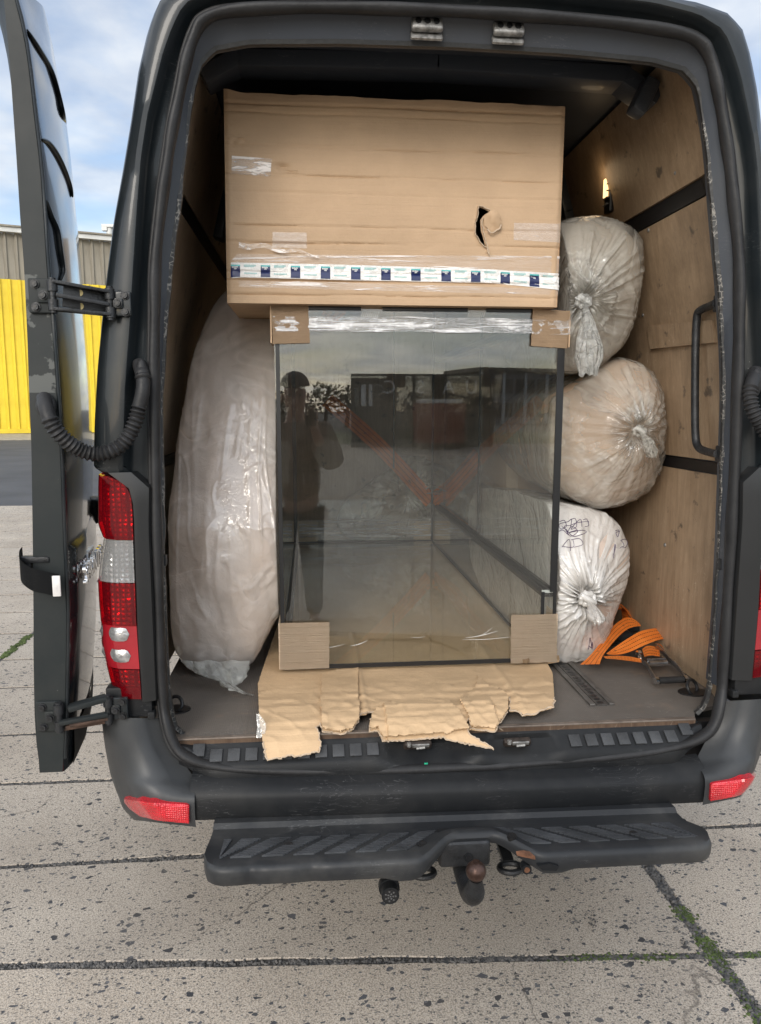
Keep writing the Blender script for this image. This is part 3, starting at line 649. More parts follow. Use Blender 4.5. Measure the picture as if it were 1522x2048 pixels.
# ================================================================== THE VAN
van = empty('cargo_van', 'dark grey high roof cargo van seen from behind with its load bay open', 'van')
S_T = [(.985, .80), (.99, 1.10), (.99, 1.35), (.986, 1.47), (.977, 1.6), (.962, 1.744), (.945, 1.863), (.929, 1.967), (.902, 2.122), (.873, 2.248), (.846, 2.373), (.822, 2.496), (.795, 2.59), (.768, 2.655), (.72, 2.70), (.63, 2.725), (.50, 2.740), (.25, 2.758), (0, 2.765)]
C_T = [(.892, .80), (.892, 1.10), (.892, 1.35), (.892, 1.465), (.875, 1.69), (.854, 1.87), (.84, 2.005), (.824, 2.15), (.809, 2.27), (.789, 2.37), (.765, 2.45), (.744, 2.52), (.719, 2.58), (.690, 2.632), (.62, 2.668), (.50, 2.690), (.25, 2.704), (0, 2.710)]
J_B = [(0, .594), (.2, .595), (.45, .605), (.65, .624), (.75, .655), (.795, .70), (.818, .77), (.827, .84)]
J_S = [(.828, 1.045), (.826, 1.257), (.823, 1.462), (.816, 1.728), (.808, 1.882), (.800, 2.02), (.780, 2.16), (.762, 2.26), (.746, 2.345), (.723, 2.44), (.703, 2.52), (.680, 2.58), (.650, 2.620), (.58, 2.645), (.42, 2.660), (.2, 2.668), (0, 2.670)]
I_S = [(.770, .70), (.795, .725), (.808, .80), (.812, 1.03), (.809, 1.245), (.803, 1.457), (.797, 1.663), (.786, 1.80), (.774, 1.895), (.758, 2.01), (.743, 2.10), (.729, 2.19), (.711, 2.315), (.693, 2.425), (.680, 2.477), (.664, 2.525), (.628, 2.563), (.535, 2.583), (.3, 2.594), (0, 2.598)]
MR = 1.03      # the right half of the tail measures a touch wider
def full(T, Y, n=90, fx=None):
    """right half table bottom->top, mirrored to a full ring left-bottom -> top -> right-bottom"""
    h = resample([V((x, 0, z)) for x, z in T], n)
    L = [V((-p.x, Y, p.z)) for p in h]; Rr = [V((p.x * MR, Y, p.z)) for p in reversed(h[:-1])]
    r = L + Rr
    if fx: r = [fx(p) for p in r]
    return r
def inset(T, d):
    o = []
    for i, (x, z) in enumerate(T):
        a = V(T[max(i - 1, 0)]); b_ = V(T[min(i + 1, len(T) - 1)]); t = (b_ - a).normalized(); nrm = V((-t.y, t.x))   # left of travel = inward
        if x == 0: nrm = V((0, -1)) if z > 1.6 else V((0, 1))
        o.append((max(0, x + nrm.x * d), z + nrm.y * d))
    return o
def lampcut(p):
    k = sm((1.468 - p.z) / 0.008); return V((p.x * (1 - 0.030 * k), p.y + 0.035 * k, p.z))
bm = new()
loft(bm, [full([(x * 1.004, z) for x, z in S_T], 3.0), full(S_T, 0.20, fx=lampcut), full(S_T, 0.10, fx=lampcut), full(inset(S_T, .006), 0.05, fx=lampcut), full(inset(S_T, .020), 0.018, fx=lampcut), full(inset(S_T, .036), 0.004, fx=lampcut),
          full(inset(C_T, -.012), -0.004, fx=lampcut), full(C_T, -0.002, fx=lampcut), full(inset(C_T, .006), 0.006), full(inset(C_T, .010), 0.03), full(inset(C_T, .022), 0.042), full(inset(J_S[0:0] + [(.828, .80)] + J_S, -.012), 0.045), full([(.828, .80)] + J_S, 0.034)])
body = obj('body', fin(bm), PAINT, van, 40)
# inner jamb from the seal inwards, with the wide header across the top
J_F = J_B[-2:] + J_S
bm = new(); hdr = lambda p: V((p.x, p.y + (0.02 if p.z > 2.55 else 0), p.z))
loft(bm, [full(inset([(.826, .80)] + J_S, .0), 0.034), full(inset([(.826, .80)] + J_S, .016), 0.050), full([q for q in I_S if q[1] >= .80], 0.075), full([q for q in inset(I_S, -.004) if q[1] >= .79], 0.11)])
obj('door_jamb', fin(bm), INNER, van, 40)
bm = new(); loft(bm, [full(inset(I_S, -.006), 0.070), full(inset(I_S, .004), 0.074), full(inset(I_S, .005), 0.082), full(inset(I_S, -.004), 0.10)])
for v in bm.verts:
    if v.co.z < 2.5: v.co.x += 0.0035 * fbm(v.co.z * 9, v.co.x * 3); v.co.y += 0.004 * fbm(v.co.z * 14, 5 + v.co.x)
obj('edge_trim', fin(bm), TRIM, van, 40)
# rubber door seal all the way round
ringp = [V((-x, (-0.012 if z < .66 else 0.018), z)) for x, z in reversed(J_B[1:])][::-1]
ringp = [V((-x, -0.016 + 0.040 * sm((z - .62) / .25), z)) for x, z in inset(J_B + J_S, .013)]
ringp += [V((-p.x * MR, p.y, p.z)) for p in reversed(ringp[1:-1])]
ringp = spline(ringp + [ringp[0]], 4)[:-1]
bm = new(); add_tube(bm, ringp, lambda i: 0.0155 + 0.0015 * math.sin(i * 0.9), 12, True, 1.25, 0.85)
obj('door_seal', fin(bm), RUBBER, van, 50)
bm = new(); lip = [V((p.x * 1.018, p.y + 0.004, 1.6 + (p.z - 1.6) * 1.012)) for p in ringp]
add_tube(bm, lip, 0.0065, 8, True); obj('seal_lip', fin(bm), RUBBER, van, 50)
# roof header inside & ceiling
bm = new(); add_box(bm, (0, 1.7, 2.712), (1.50, 3.2, 0.012)); obj('ceiling', bm, INNER, van, 0)
# floor
bm = new()
FP = [V((-.785, .036, .70)), V((.765, .030, .70)), V((.80, .10, .70)), V((.955, .16, .70)), V((.955, 3.3, .70)), V((-.90, 3.3, .70)), V((-.90, .16, .70)), V((-.80, .10, .70))]
add_prism(bm, FP, (0, 0, -.012)); obj('load_floor', fin(bm), FLOOR, van, 0)
b = new(); add_box(b, (-.01, .033, .693), (1.55, .010, .014)); obj('floor_edge_board', b, m_ply('edge_plywood', (.07, .042, .028), (.13, .085, .055)), van, 0)
b = new(); add_box(b, (-.01, .035, .7025), (1.55, .016, .005), bev=.001); obj('floor_edge_strip', b, m_simple('dull_aluminium', (.24, .20, .17), .5, .6, .4, 20), van, 0)
# airline lashing track let into the floor
b = new(); ya, yb = .16, 1.4
add_box(b, (.525, (ya + yb) / 2, .7025), (.036, yb - ya, .003)); obj('lashing_track', b, m_simple('dark_track', (.10, .095, .09), .5, .5, .4, 30), van, 0)
tk = van.children[-1]
b = new()
for sx in (-.032, .032): add_box(b, (.525 + sx, (ya + yb) / 2, .7045), (.018, yb - ya, .007), bev=.002)
obj('track_rail', b, m_simple('track_rail', (.16, .15, .14), .45, .6, .3, 20), tk)
b = new()
for k in range(26): add_cyl(b, (.525, ya + .02 + k * .028, .7035), (.525, ya + .02 + k * .028, .7050), .010, n=10)
tag(obj('track_hole', b, BLACK, tk, 0), kind='stuff')
# tie down rings sunk in the floor
for px, py, s in ((1386, 1385, 1), (349, 1420, -1)):
    c = PZ(px, py, .701); b = new(); add_cyl(b, c, c + V((0, 0, .0035)), .050, n=28)
    for v in b.verts: v.co.y = c.y + (v.co.y - c.y) * .72
    t = obj('tie_down_cup', b, BLACK, van); b = new()
    ring = [c + V((math.cos(q) * .028, math.sin(q) * .010 + .004, .018 + math.sin(q) * .022)) for q in [k * math.pi / 8 for k in range(16)]]
    M = Matrix.Rotation(s * 0.6, 4, 'Z')
    ring = [c + (M @ (p - c)) for p in ring]
    add_tube(b, ring, .0055, 8, True); obj('tie_down_ring', b, CAST, t)
# plywood lining
def wall_panel(name, pts, d, m, nm=None):
    b = new(); add_prism(b, pts, d); return obj(name, fin(b), m, van, 0)
WX = [(.70, .93), (1.45, .93), (1.90, .885), (2.30, .80), (2.50, .75), (2.70, .69)]
def wx(z): return itp(WX, z)
RX = .93
def wall_board(name, z0, z1, y0, y1, sd, m, ragged=False, th=.012, off=0):
    P = []
    nz_ = 24 if ragged else 10
    for k in range(nz_ + 1):
        z = lerp(z0, z1, k / nz_); x = sd * (wx(z) + off); f = y0
        if ragged: f = y0 + .010 * fbm(z * 7, 2) + .035 * math.exp(-((z - 1.06) / .045) ** 2)
        row = [V((x - sd * (.085 if sd < 0 else .045) * sm((f + .10 - y) / .14) * (1 if y0 < .3 else 0), y, z)) for y in (f, f + .03, f + .06, f + .10, f + .25)]
        row.append(V((x, y1, z))); P.append(row)
    bm = new(); g = grid(bm, P)
    bk = [[bm.verts.new(v.co + V((sd * th, 0, 0))) for v in r] for r in g]
    for A, B in zip(bk, bk[1:]):
        for q in range(len(A) - 1): bm.faces.new((A[q], B[q], B[q + 1], A[q + 1]))
    for r, q in ((g[0], bk[0]), (g[-1], bk[-1]), ([x[0] for x in g], [x[0] for x in bk]), ([x[-1] for x in g], [x[-1] for x in bk])):
        for j in range(len(r) - 1): bm.faces.new((r[j], r[j + 1], q[j + 1], q[j]))
    return obj(name, fin(bm), m, van, 30)
wall_board('plywood_panel', .703, 1.424, .14, 3.28, 1, PLY, True)
wall_board('plywood_panel', 1.470, 2.275, .13, 3.28, 1, PLY)
wall_board('plywood_panel', 2.335, 2.69, .12, 1.30, 1, PLY)
wall_board('plywood_panel', 2.335, 2.69, 1.44, 3.28, 1, PLY, off=.012)
wall_board('plywood_panel', .703, 1.424, .14, 3.28, -1, PLY_LIFTED)
wall_board('plywood_panel', 1.470, 2.275, .13, 3.28, -1, PLY_LIFTED)
wall_board('plywood_panel', 2.335, 2.69, .12, 3.28, -1, PLY_LIFTED)
for sd in (-1, 1):
    wall_board('wall_rail', 1.43, 1.464, .15, 3.28, sd, BLACK, off=.004, th=.006)
    wall_board('wall_rail', 2.281, 2.329, .14, 3.28, sd, BLACK, off=.003, th=.006)
    wall_board('wall_lining', .70, 2.70, .16, 3.29, sd, INNER, off=.016, th=.004)
ribm = None
for k, y in enumerate((0.42, 1.30, 2.15, 3.0)):
    b = new()
    pts = [V((-wx(z) + .015, y, z)) for z in (2.35, 2.5, 2.62)] + [V((-.60, y, 2.675)), V((0, y, 2.688)), V((.60, y, 2.675))] + [V((wx(z) - .015, y, z)) for z in (2.62, 2.5, 2.35)]
    if k == 0: pts = pts[2:-2]
    for a, c in zip(pts, pts[1:]): add_bar(b, a, c + (c - a).normalized() * 0.02, 0.10, 0.05, 0.008)
    obj('roof_bow', b, INNER, van)
b = new(); add_box(b, (.655, .36, 2.60), (.05, .07, .11), Matrix.Rotation(.45, 3, 'Y'), bev=.015); obj('corner_gusset', b, INNER, van)
b = new(); add_box(b, (0, 3.30, 1.7), (1.9, .03, 2.1)); obj('bulkhead', b, PLY_LIFTED, van, 0)
# overlay board with bolts, screws
q = [V((wx(p.z), p.y, p.z)) for p in (PX(1307, 652, .89), PX(1436, 640, .89), PX(1440, 685, .897), PX(1311, 698, .897))]
b = new(); add_prism(b, [p + V((-.0125, 0, 0)) for p in q], (.012, 0, 0)); brd = obj('patch_board', fin(b), PLY, van, 0)
def screw(px, py, x, r, parent):
    c = PX(px, py, x); b = new(); add_cyl(b, c, c + V((-.003, 0, 0)), r, r * .8, 10); obj('screw', b, DIRTYSTEEL, parent)
for px in (1321, 1349, 1382, 1414): screw(px, itp([(1307, 675), (1440, 648)], px) , .893 - .0126, .009, brd)
for px, py in ((1341, 277), (1351, 345), (1297, 460), (1286, 630), (1318, 907), (1318, 947), (1330, 1090)): screw(px, py, wx(PX(px, py, wx(PX(px, py, .85).z)).z), .008, van)
# grab handle on the right
hp = [PX(1445, 606, .85), PX(1420, 612, .85), PX(1402, 620, .85), PX(1394, 634, .85), PX(1391, 700, .85), PX(1390, 800, .85), PX(1391, 870, .85), PX(1396, 893, .85), PX(1410, 902, .85), PX(1448, 908, .85)]
hp[0].x = hp[-1].x = .83
b = new(); add_tube(b, spline(hp, 5), .0125, 12); hd = obj('grab_handle', b, CAST, van, 60)
for px, py in ((1443, 606), (1447, 908)):
    c = PX(px, py, .842); b = new(); add_box(b, c, (.03, .045, .05), bev=.004); m_ = obj('handle_mount', b, CAST, hd); b = new(); add_cyl(b, c + V((-.01, -.024, 0)), c + V((-.01, -.032, 0)), .009, n=8); obj('bolt', b, DIRTYSTEEL, hd)
# lit load-bay lamp on the right wall rib
lc = PX(1214, 358, .755); b = new()
add_box(b, lc + V((.012, 0, 0)), (.02, .06, .25), bev=.008); lp = obj('bay_lamp', b, BLACK, van)
lp['label'] = 'lit load bay lamp'
b = new(); add_box(b, lc + V((-.003, 0, -.015)), (.012, .030, .11), bev=.006, seg=3); obj('lamp_lens', b, LAMP, lp)
b = new()
for k in range(9): add_box(b, lc + V((0, 0, -.095 + k * .024)), (.014, .042, .004))
tag(obj('lens_rib', b, DIRTYSTEEL, lp, 0), kind='stuff')
pl = bpy.data.lights.new('bay_lamp_light', 'POINT'); pl.energy = 0.12; pl.color = (1, .74, .45); pl.shadow_soft_size = .05
po = bpy.data.objects.new('bay_lamp_light', pl); link(po); po.location = lc + V((-.05, 0, 0))
# latch strikers on the header
for px, py in ((854, 53), (1017, 62)):
    c = PY(px, py, .052); t_ = V((0, -1, .25)).normalized()
    b = new(); add_box(b, c + V((0, 0, .004)), (.084, .020, .036), Matrix.Rotation(-.35, 3, 'X'), bev=.0095, seg=4); add_box(b, c + V((0, .006, -.020)), (.086, .006, .026), Matrix.Rotation(-.5, 3, 'X'), bev=.006, seg=3)
    s_ = obj('latch_striker', b, DIRTYSTEEL, van)
    b = new()
    for k in (-1, 0, 1): add_cyl(b, c + V((k * .024, -.006, .008)), c + V((k * .024, -.0118, .0100)), .0080, n=14)
    obj('striker_hole', b, BLACK, s_)
# sill: ribbed plastic step with latch pockets
SX = lambda x: .012 * (x / .75) ** 2      # gentle bow
def dip(x):   # how far the face is scooped round the two latches
    return sm((.13 - abs(x - .0)) / .06 + .2) * .0 + max(sm((.165 - abs(x + .06)) / .09), sm((.13 - abs(x - .22)) / .07) * .55)
bm = new(); P = []
for k in range(121):
    x = -.775 + 1.55 * k / 120; d = dip(x); e = sm((abs(x) - .66) / .115)
    up = e * .045; yb = e * .035
    P.append([V((x, .036, .694)), V((x, .022 + yb * .3, .682 + up * .2)), V((x, .016 + d * .012 + yb * .5, .672 - d * .010 + up * .4)), V((x, -.022 + d * .022 + yb, .648 - d * .020 + up)), V((x, -.029 + d * .014 + yb, .640 - d * .018 + up)), V((x, -.034 + d * .006 + yb, .612 + up)), V((x, -.030 + yb, .590 + up)), V((x, .02 + yb, .585 + up))])
grid(bm, P); POCKET = m_simple('dirty_latch_pocket', (.035, .026, .021), .6, .3, .6, 60, .4, 150)
sill = obj('sill_step', fin(bm), PLASTIC, van, 40)
for k in range(30):
    x = -.715 + k * .0495
    if dip(x) > .12: continue
    b = new(); e = sm((abs(x) - .66) / .115)
    add_box(b, (x + .004 * (1 if x > 0 else -1), -.002 + e * .02, .6645 + e * .03), (.034, .040, .006), Matrix.Rotation(.57, 3, 'X'), bev=.0015)
    obj('tread_pad', b, PLASTIC_PAD, sill)
for px, py in ((835, 1489), (1034, 1484)):
    c = PY(px, py, -.012); b = new()
    add_box(b, c, (.082, .020, .026), Matrix.Rotation(.5, 3, 'X'), bev=.009, seg=3); pk = obj('latch_pocket', b, POCKET, sill)
    b = new(); add_box(b, c + V((.008, -.011, .001)), (.050, .006, .013), Matrix.Rotation(.5, 3, 'X'), bev=.003); add_cyl(b, c + V((-.026, -.012, 0)), c + V((-.026, -.012, .012)), .006, n=10); add_cyl(b, c + V((-.005, -.013, -.006)), c + V((.02, -.013, -.004)), .004, n=8)
    o = obj('latch_plate', b, DIRTYSTEEL, sill)
# bumper
def bz(x): return -.016 * x
BP = [(-.012, .606), (-.03, .600), (-.062, .588), (-.080, .576), (-.086, .562), (-.086, .515), (-.080, .500), (-.02, .494)]
bm = new(); grid(bm, [[V((x, y + .010 * (x / .74) ** 2, z + bz(x) + .012 * (x / .74) ** 4 * (i < 3))) for i, (y, z) in enumerate(BP)] for x in [-.735 + 1.492 * k / 40 for k in range(41)]])
obj('bumper', fin(bm), PLASTIC, van, 35)
def corner(side):
    Lx = [(203, 1436), (208, 1480), (214, 1515), (220, 1545), (228, 1570), (238, 1596), (247, 1618), (268, 1640)]
    Rx = [(324, 1436), (340, 1482), (366, 1524), (390, 1559), (390, 1578), (389, 1599), (390, 1630), (392, 1654)]
    yr = [.030, .024, .010, -.018, -.054, -.084, -.086, -.080]; ym = [-.012, -.018, -.03, -.05, -.072, -.084, -.084, -.076]
    P = []
    for (a, c), (d, e), y1, y2 in zip(Lx, Rx, yr, ym):
        row = [PY(a, c, .09) + V((-.004, .55, .01)), PY(a, c, .22) * 1.0]
        row[1] = PY(a, c, .10) + V((-.001, .12, .0))
        for u, yv in ((0, .075), (.03, .052), (.08, .026), (.15, .006), (.25, lerp(y2, .0, .3)), (.42, y2), (.58, y2), (.72, lerp(y2, y1, .45)), (.86, lerp(y2, y1, .85)), (1, y1)):
            row.append(PY(lerp(a, d, u), lerp(c, e, u), yv))
        P.append([V((p.x * side * -1 * (MR if side > 0 else 1), p.y, p.z + (bz(p.x * side * -1) if side > 0 else 0))) for p in row])
    P2 = []
    for i in range(len(P[0])):
        P2.append(spline([r[i] for r in P], 4))
    P2 = [[P2[i][j] for i in range(len(P2))] for j in range(len(P2[0]))]
    bm = new(); grid(bm, P2)
    # lower return
    c_ = obj('bumper_corner', fin(bm), FADED, van, 60)
    # reflector
    yt = [(-.0, .060), (.03, .040), (.08, .018), (.15, -.004), (.25, -.058), (.42, -.086), (1, -.086)]
    top_ = [(247, 1598), (258, 1600), (300, 1605), (372, 1609), (378, 1612)]; bot_ = [(247, 1603), (258, 1617), (280, 1633), (320, 1642), (378, 1647)]
    P = []
    for k in range(25):
        x = lerp(248, 378, k / 24); e_ = min(1, min(k, 24 - k) / 1.5); row = []
        ya, yb_ = itp(top_, x), itp(bot_, x)
        for j in range(7):
            t = j / 6; y = lerp(ya, yb_, t); u = (x - 240 - (y - 1600) * .72) / 148; h = .009 + .026 * sm((340 - x) / 60) * sm((x - 238) / 30) + .0045 * min(e_, min(1, min(j, 6 - j) / 1))
            p = PY(x, y, itp(yt, max(0, u)) - h); row.append(V((p.x * -side * (MR if side > 0 else 1), p.y, p.z + (bz(-p.x * side) if side > 0 else 0))))
        P.append(row)
    bm = new(); g3 = grid(bm, P); bk = [[bm.verts.new(v.co + V((0, .03, 0))) for v in r] for r in g3]
    for r, q in ((g3[0], bk[0]), (g3[-1], bk[-1]), ([x[0] for x in g3], [x[0] for x in bk]), ([x[-1] for x in g3], [x[-1] for x in bk])):
        for j in range(len(r) - 1): bm.faces.new((r[j], r[j + 1], q[j + 1], q[j]))
    obj('reflector', fin(bm), REFLEX, c_, 30)
    return c_
corner(-1); corner(1)
# hinge bases below the lamps
for sd in (-1, 1):
    kx = MR if sd > 0 else 1; b = new(); add_box(b, (sd * .905 * kx, .03, .828), (.125, .05, .088), bev=.006); add_box(b, (sd * .845 * kx, .012, .862), (.02, .03, .03), bev=.004); add_box(b, (sd * .845 * kx, .012, .79), (.02, .03, .022), bev=.004)
    obj('hinge_base', b, PLASTIC, van)
# rear step
def fr(x):  # notch around the tow ball: 0 outside, 1 inside
    return sm((.165 - abs(x - .02)) / .12)
bm = new(); P = []
NX = 121
for k in range(NX):
    t = k / (NX - 1); x = lerp(-.668, .645, t); e = min(x + .668, .645 - x); rc = 1 - math.sqrt(max(0, 1 - (1 - min(1, e / .06)) ** 2)); nt_ = fr(x)
    yf = -.345 + rc * .055 + nt_ * .085; zf = .532 + nt_ * .012 + bz(x) * .6; zb = .484 + nt_ * .028 + bz(x) * .5 - (.010 * sm((.06 - abs(abs(x - .02) - .19)) / .05))
    z_ = bz(x)
    P.append([V((x, -.05, .46)), V((x, -.07, .505 + z_)), V((x, -.105, .5085 + z_)), V((x, -.118, .498 + z_)), V((x, -.155, .500 + z_)), V((x, -.160, .505 + z_)), V((x, -.172, .505 + z_)), V((x, lerp(-.175, yf + .03, .9), lerp(.505, zf, .95))), V((x, yf + .012, zf + .001)), V((x, yf + .004, zf - .004)), V((x, yf, zf - .012)), V((x, yf + .002, zb + .012)), V((x, yf + .008, zb)), V((x, yf + .06, zb - .004)), V((x, -.10, .462))])
g_ = grid(bm, P)
bm.faces.new([v for v in reversed(g_[0])]); bm.faces.new(g_[-1])
for v in bm.verts:   # knocks along the front edge
    if v.co.y < -.32:
        for x0, r0 in ((-.55, .02), (-.40, .022)):
            d = math.exp(-((v.co.x - x0) / r0) ** 2); v.co.y += d * .012; v.co.z -= d * .006
step = obj('rear_step', fin(bm), STEP, van, 40); step['label'] = 'scuffed black rear step with a cracked edge'
# slanted tread pads
def step_z(x, y): 
    nt_ = fr(x); yf = -.345 + nt_ * .085; zf = .532 + nt_ * .012 + bz(x) * .6; return lerp(.505 + bz(x), zf, max(0, min(1, (-.172 - y) / (-.172 - (yf + .03)))))
for sd in (-1, 1):
    for k in range(8):
        xc = sd * (.115 + k * .078)
        b = new(); pts = []
        for xx, yy_ in ((0, -.190), (.052, -.190), (.052 + .10, -.300), (.10, -.300)):
            x = xc + sd * (xx - .05) ; y = yy_
            x = max(-.63, min(.61, x)); yl = -.345 + fr(x) * .085 + .030
            pts.append(V((x, max(y, yl), 0)))
        pts = [V((p.x, p.y, step_z(p.x, p.y))) for p in pts]
        if abs((pts[2] - pts[0]).cross(pts[3] - pts[1]).z) < .0008: b.free(); continue
        # ribs across the pad
        n = 11
        for q in range(n):
            f0, f1 = q / n, (q + .62) / n
            A, B_, C_, D = pts[0].lerp(pts[3], f0), pts[1].lerp(pts[2], f0), pts[1].lerp(pts[2], f1), pts[0].lerp(pts[3], f1)
            add_prism(b, [A, B_, C_, D], (0, -.001, .0055))
        obj('step_tread', fin(b), TREAD, step, 0)
for px, py in ((577, 1698), (845, 1699), (1023, 1690), (1267, 1670)):
    x = PZ(px, py, .515).x; y = PZ(px, py, .515).y; c = V((x, y, step_z(x, y))); b = new(); add_cyl(b, c + V((0, 0, -.01)), c + V((0, -.002, .0045)), .013, .0125, 16); add_cyl(b, c + V((0, 0, 0)), c + V((0, -.002, .006)), .006, n=6); obj('step_bolt', b, BLACK, step)
for px, py, yv, mm in ((829, 1746, -.315, RUST), (1053, 1738, -.318, RUST), (937, 1714, -.268, BLACK)):
    c = PY(px, py, yv); b = new(); add_cyl(b, c + V((0, .02, 0)), c + V((0, -.004, 0)), .0125, n=16); bl_ = obj('face_bolt', b, PLASTIC, step); b = new(); add_cyl(b, c, c + V((0, -.0055, 0)), .0075, n=10); o = obj('bolt_head', b, mm, step)
# torn split in the step edge showing rust
q = [PY(x, y, -.335) for x, y in ((1034, 1711), (1050, 1709), (1072, 1713), (1092, 1722), (1080, 1722), (1060, 1717), (1045, 1714))]
b = new(); add_prism(b, q, (0, .012, .004)); obj('split_edge', fin(b), RUST, step, 0)
q = [PY(x, y, -.352) for x, y in ((1075, 1732), (1100, 1727), (1118, 1733), (1113, 1742), (1085, 1741))]
b = new(); add_prism(b, q, (0, .012, 0)); obj('torn_lip', fin(b), PLASTIC, step, 0)
# tow bar
tb_c = PY(952, 1742, -.36)
b = new(); bmesh.ops.create_uvsphere(b, u_segments=28, v_segments=18, radius=.0255, matrix=Matrix.Translation(tb_c)); add_cyl(b, tb_c + V((0, 0, .021)), tb_c + V((0, 0, .0262)), .009, n=20)
nk = spline([tb_c + V((0, 0, -.02)), tb_c + V((0, .006, -.045)), tb_c + V((0, .02, -.075)), tb_c + V((0, .06, -.10)), tb_c + V((0, .12, -.10)), tb_c + V((0, .22, -.085))], 5)
b2 = new(); add_tube(b2, nk, lambda i: .0165 + .010 * sm(i / 9) , 14); tow = obj('tow_bar', b2, CAST, van, 60); obj('tow_ball', b, BALL, tow, 60)
b = new(); add_box(b, tb_c + V((-.008, .13, -.015)), (.135, .08, .07), bev=.012, seg=3); add_box(b, tb_c + V((0, .36, -.045)), (1.1, .06, .05), bev=.006); obj('tow_bracket', b, CAST, tow)
for px, py, s in ((851, 1776, -1), (1028, 1766, 1)):
    c = PY(px, py, -.22); b = new(); c = c + V((0, .04, .018)); add_tube(b, [c + V((math.cos(a) * .030, math.sin(a) * .022, 0)) for a in [k * math.pi / 9 for k in range(18)]], .0085, 8, True); add_bar(b, c + V((0, .02, .005)), c + V((0, .12, .02)), .03, .012); obj('chain_loop', b, CAST, tow)
c = PY(781, 1792, -.25); b = new(); add_cyl(b, c + V((0, .05, 0)), c + V((0, 0, 0)), .0235, n=28); add_cyl(b, c + V((0, .03, 0)), c + V((0, .05, 0)), .028, n=28); sk_ = obj('trailer_socket', b, PLASTIC, van)
b = new(); add_cyl(b, c + V((0, 0, 0)), c + V((0, -.001, 0)), .0185, n=24); obj('socket_insert', b, BLACK, sk_)
b = new()
for a in range(13):
    rr = 0 if a == 0 else (.007 if a < 6 else .0135); q = a * 2 * math.pi / (5 if a < 6 else 7); p = c + V((math.cos(q) * rr, -.001, math.sin(q) * rr)); add_cyl(b, p, p + V((0, -.0016, 0)), .0024, n=8)
tag(obj('socket_pin', b, m_simple('socket_grey', (.09, .09, .09), .5), sk_), kind='stuff')
b = new(); add_box(b, (0, .30, .46), (1.3, .5, .03)); add_box(b, (-.5, 1.2, .42), (.08, 2, .10)); add_box(b, (.5, 1.2, .42), (.08, 2, .10)); add_box(b, (0, 1.9, .52), (1.7, 3.0, .06)); obj('chassis', b, CAST, van, 0)
b = new(); add_box(b, (0, .075, .56), (1.70, .03, .24)); obj('cross_member', b, BLACK, van, 0)
for sd in (-1, 1):
    b = new(); add_cyl(b, (sd * .90, 1.35, .34), (sd * .68, 1.35, .34), .34, n=40); wl_ = obj('wheel', b, RUBBER, van)

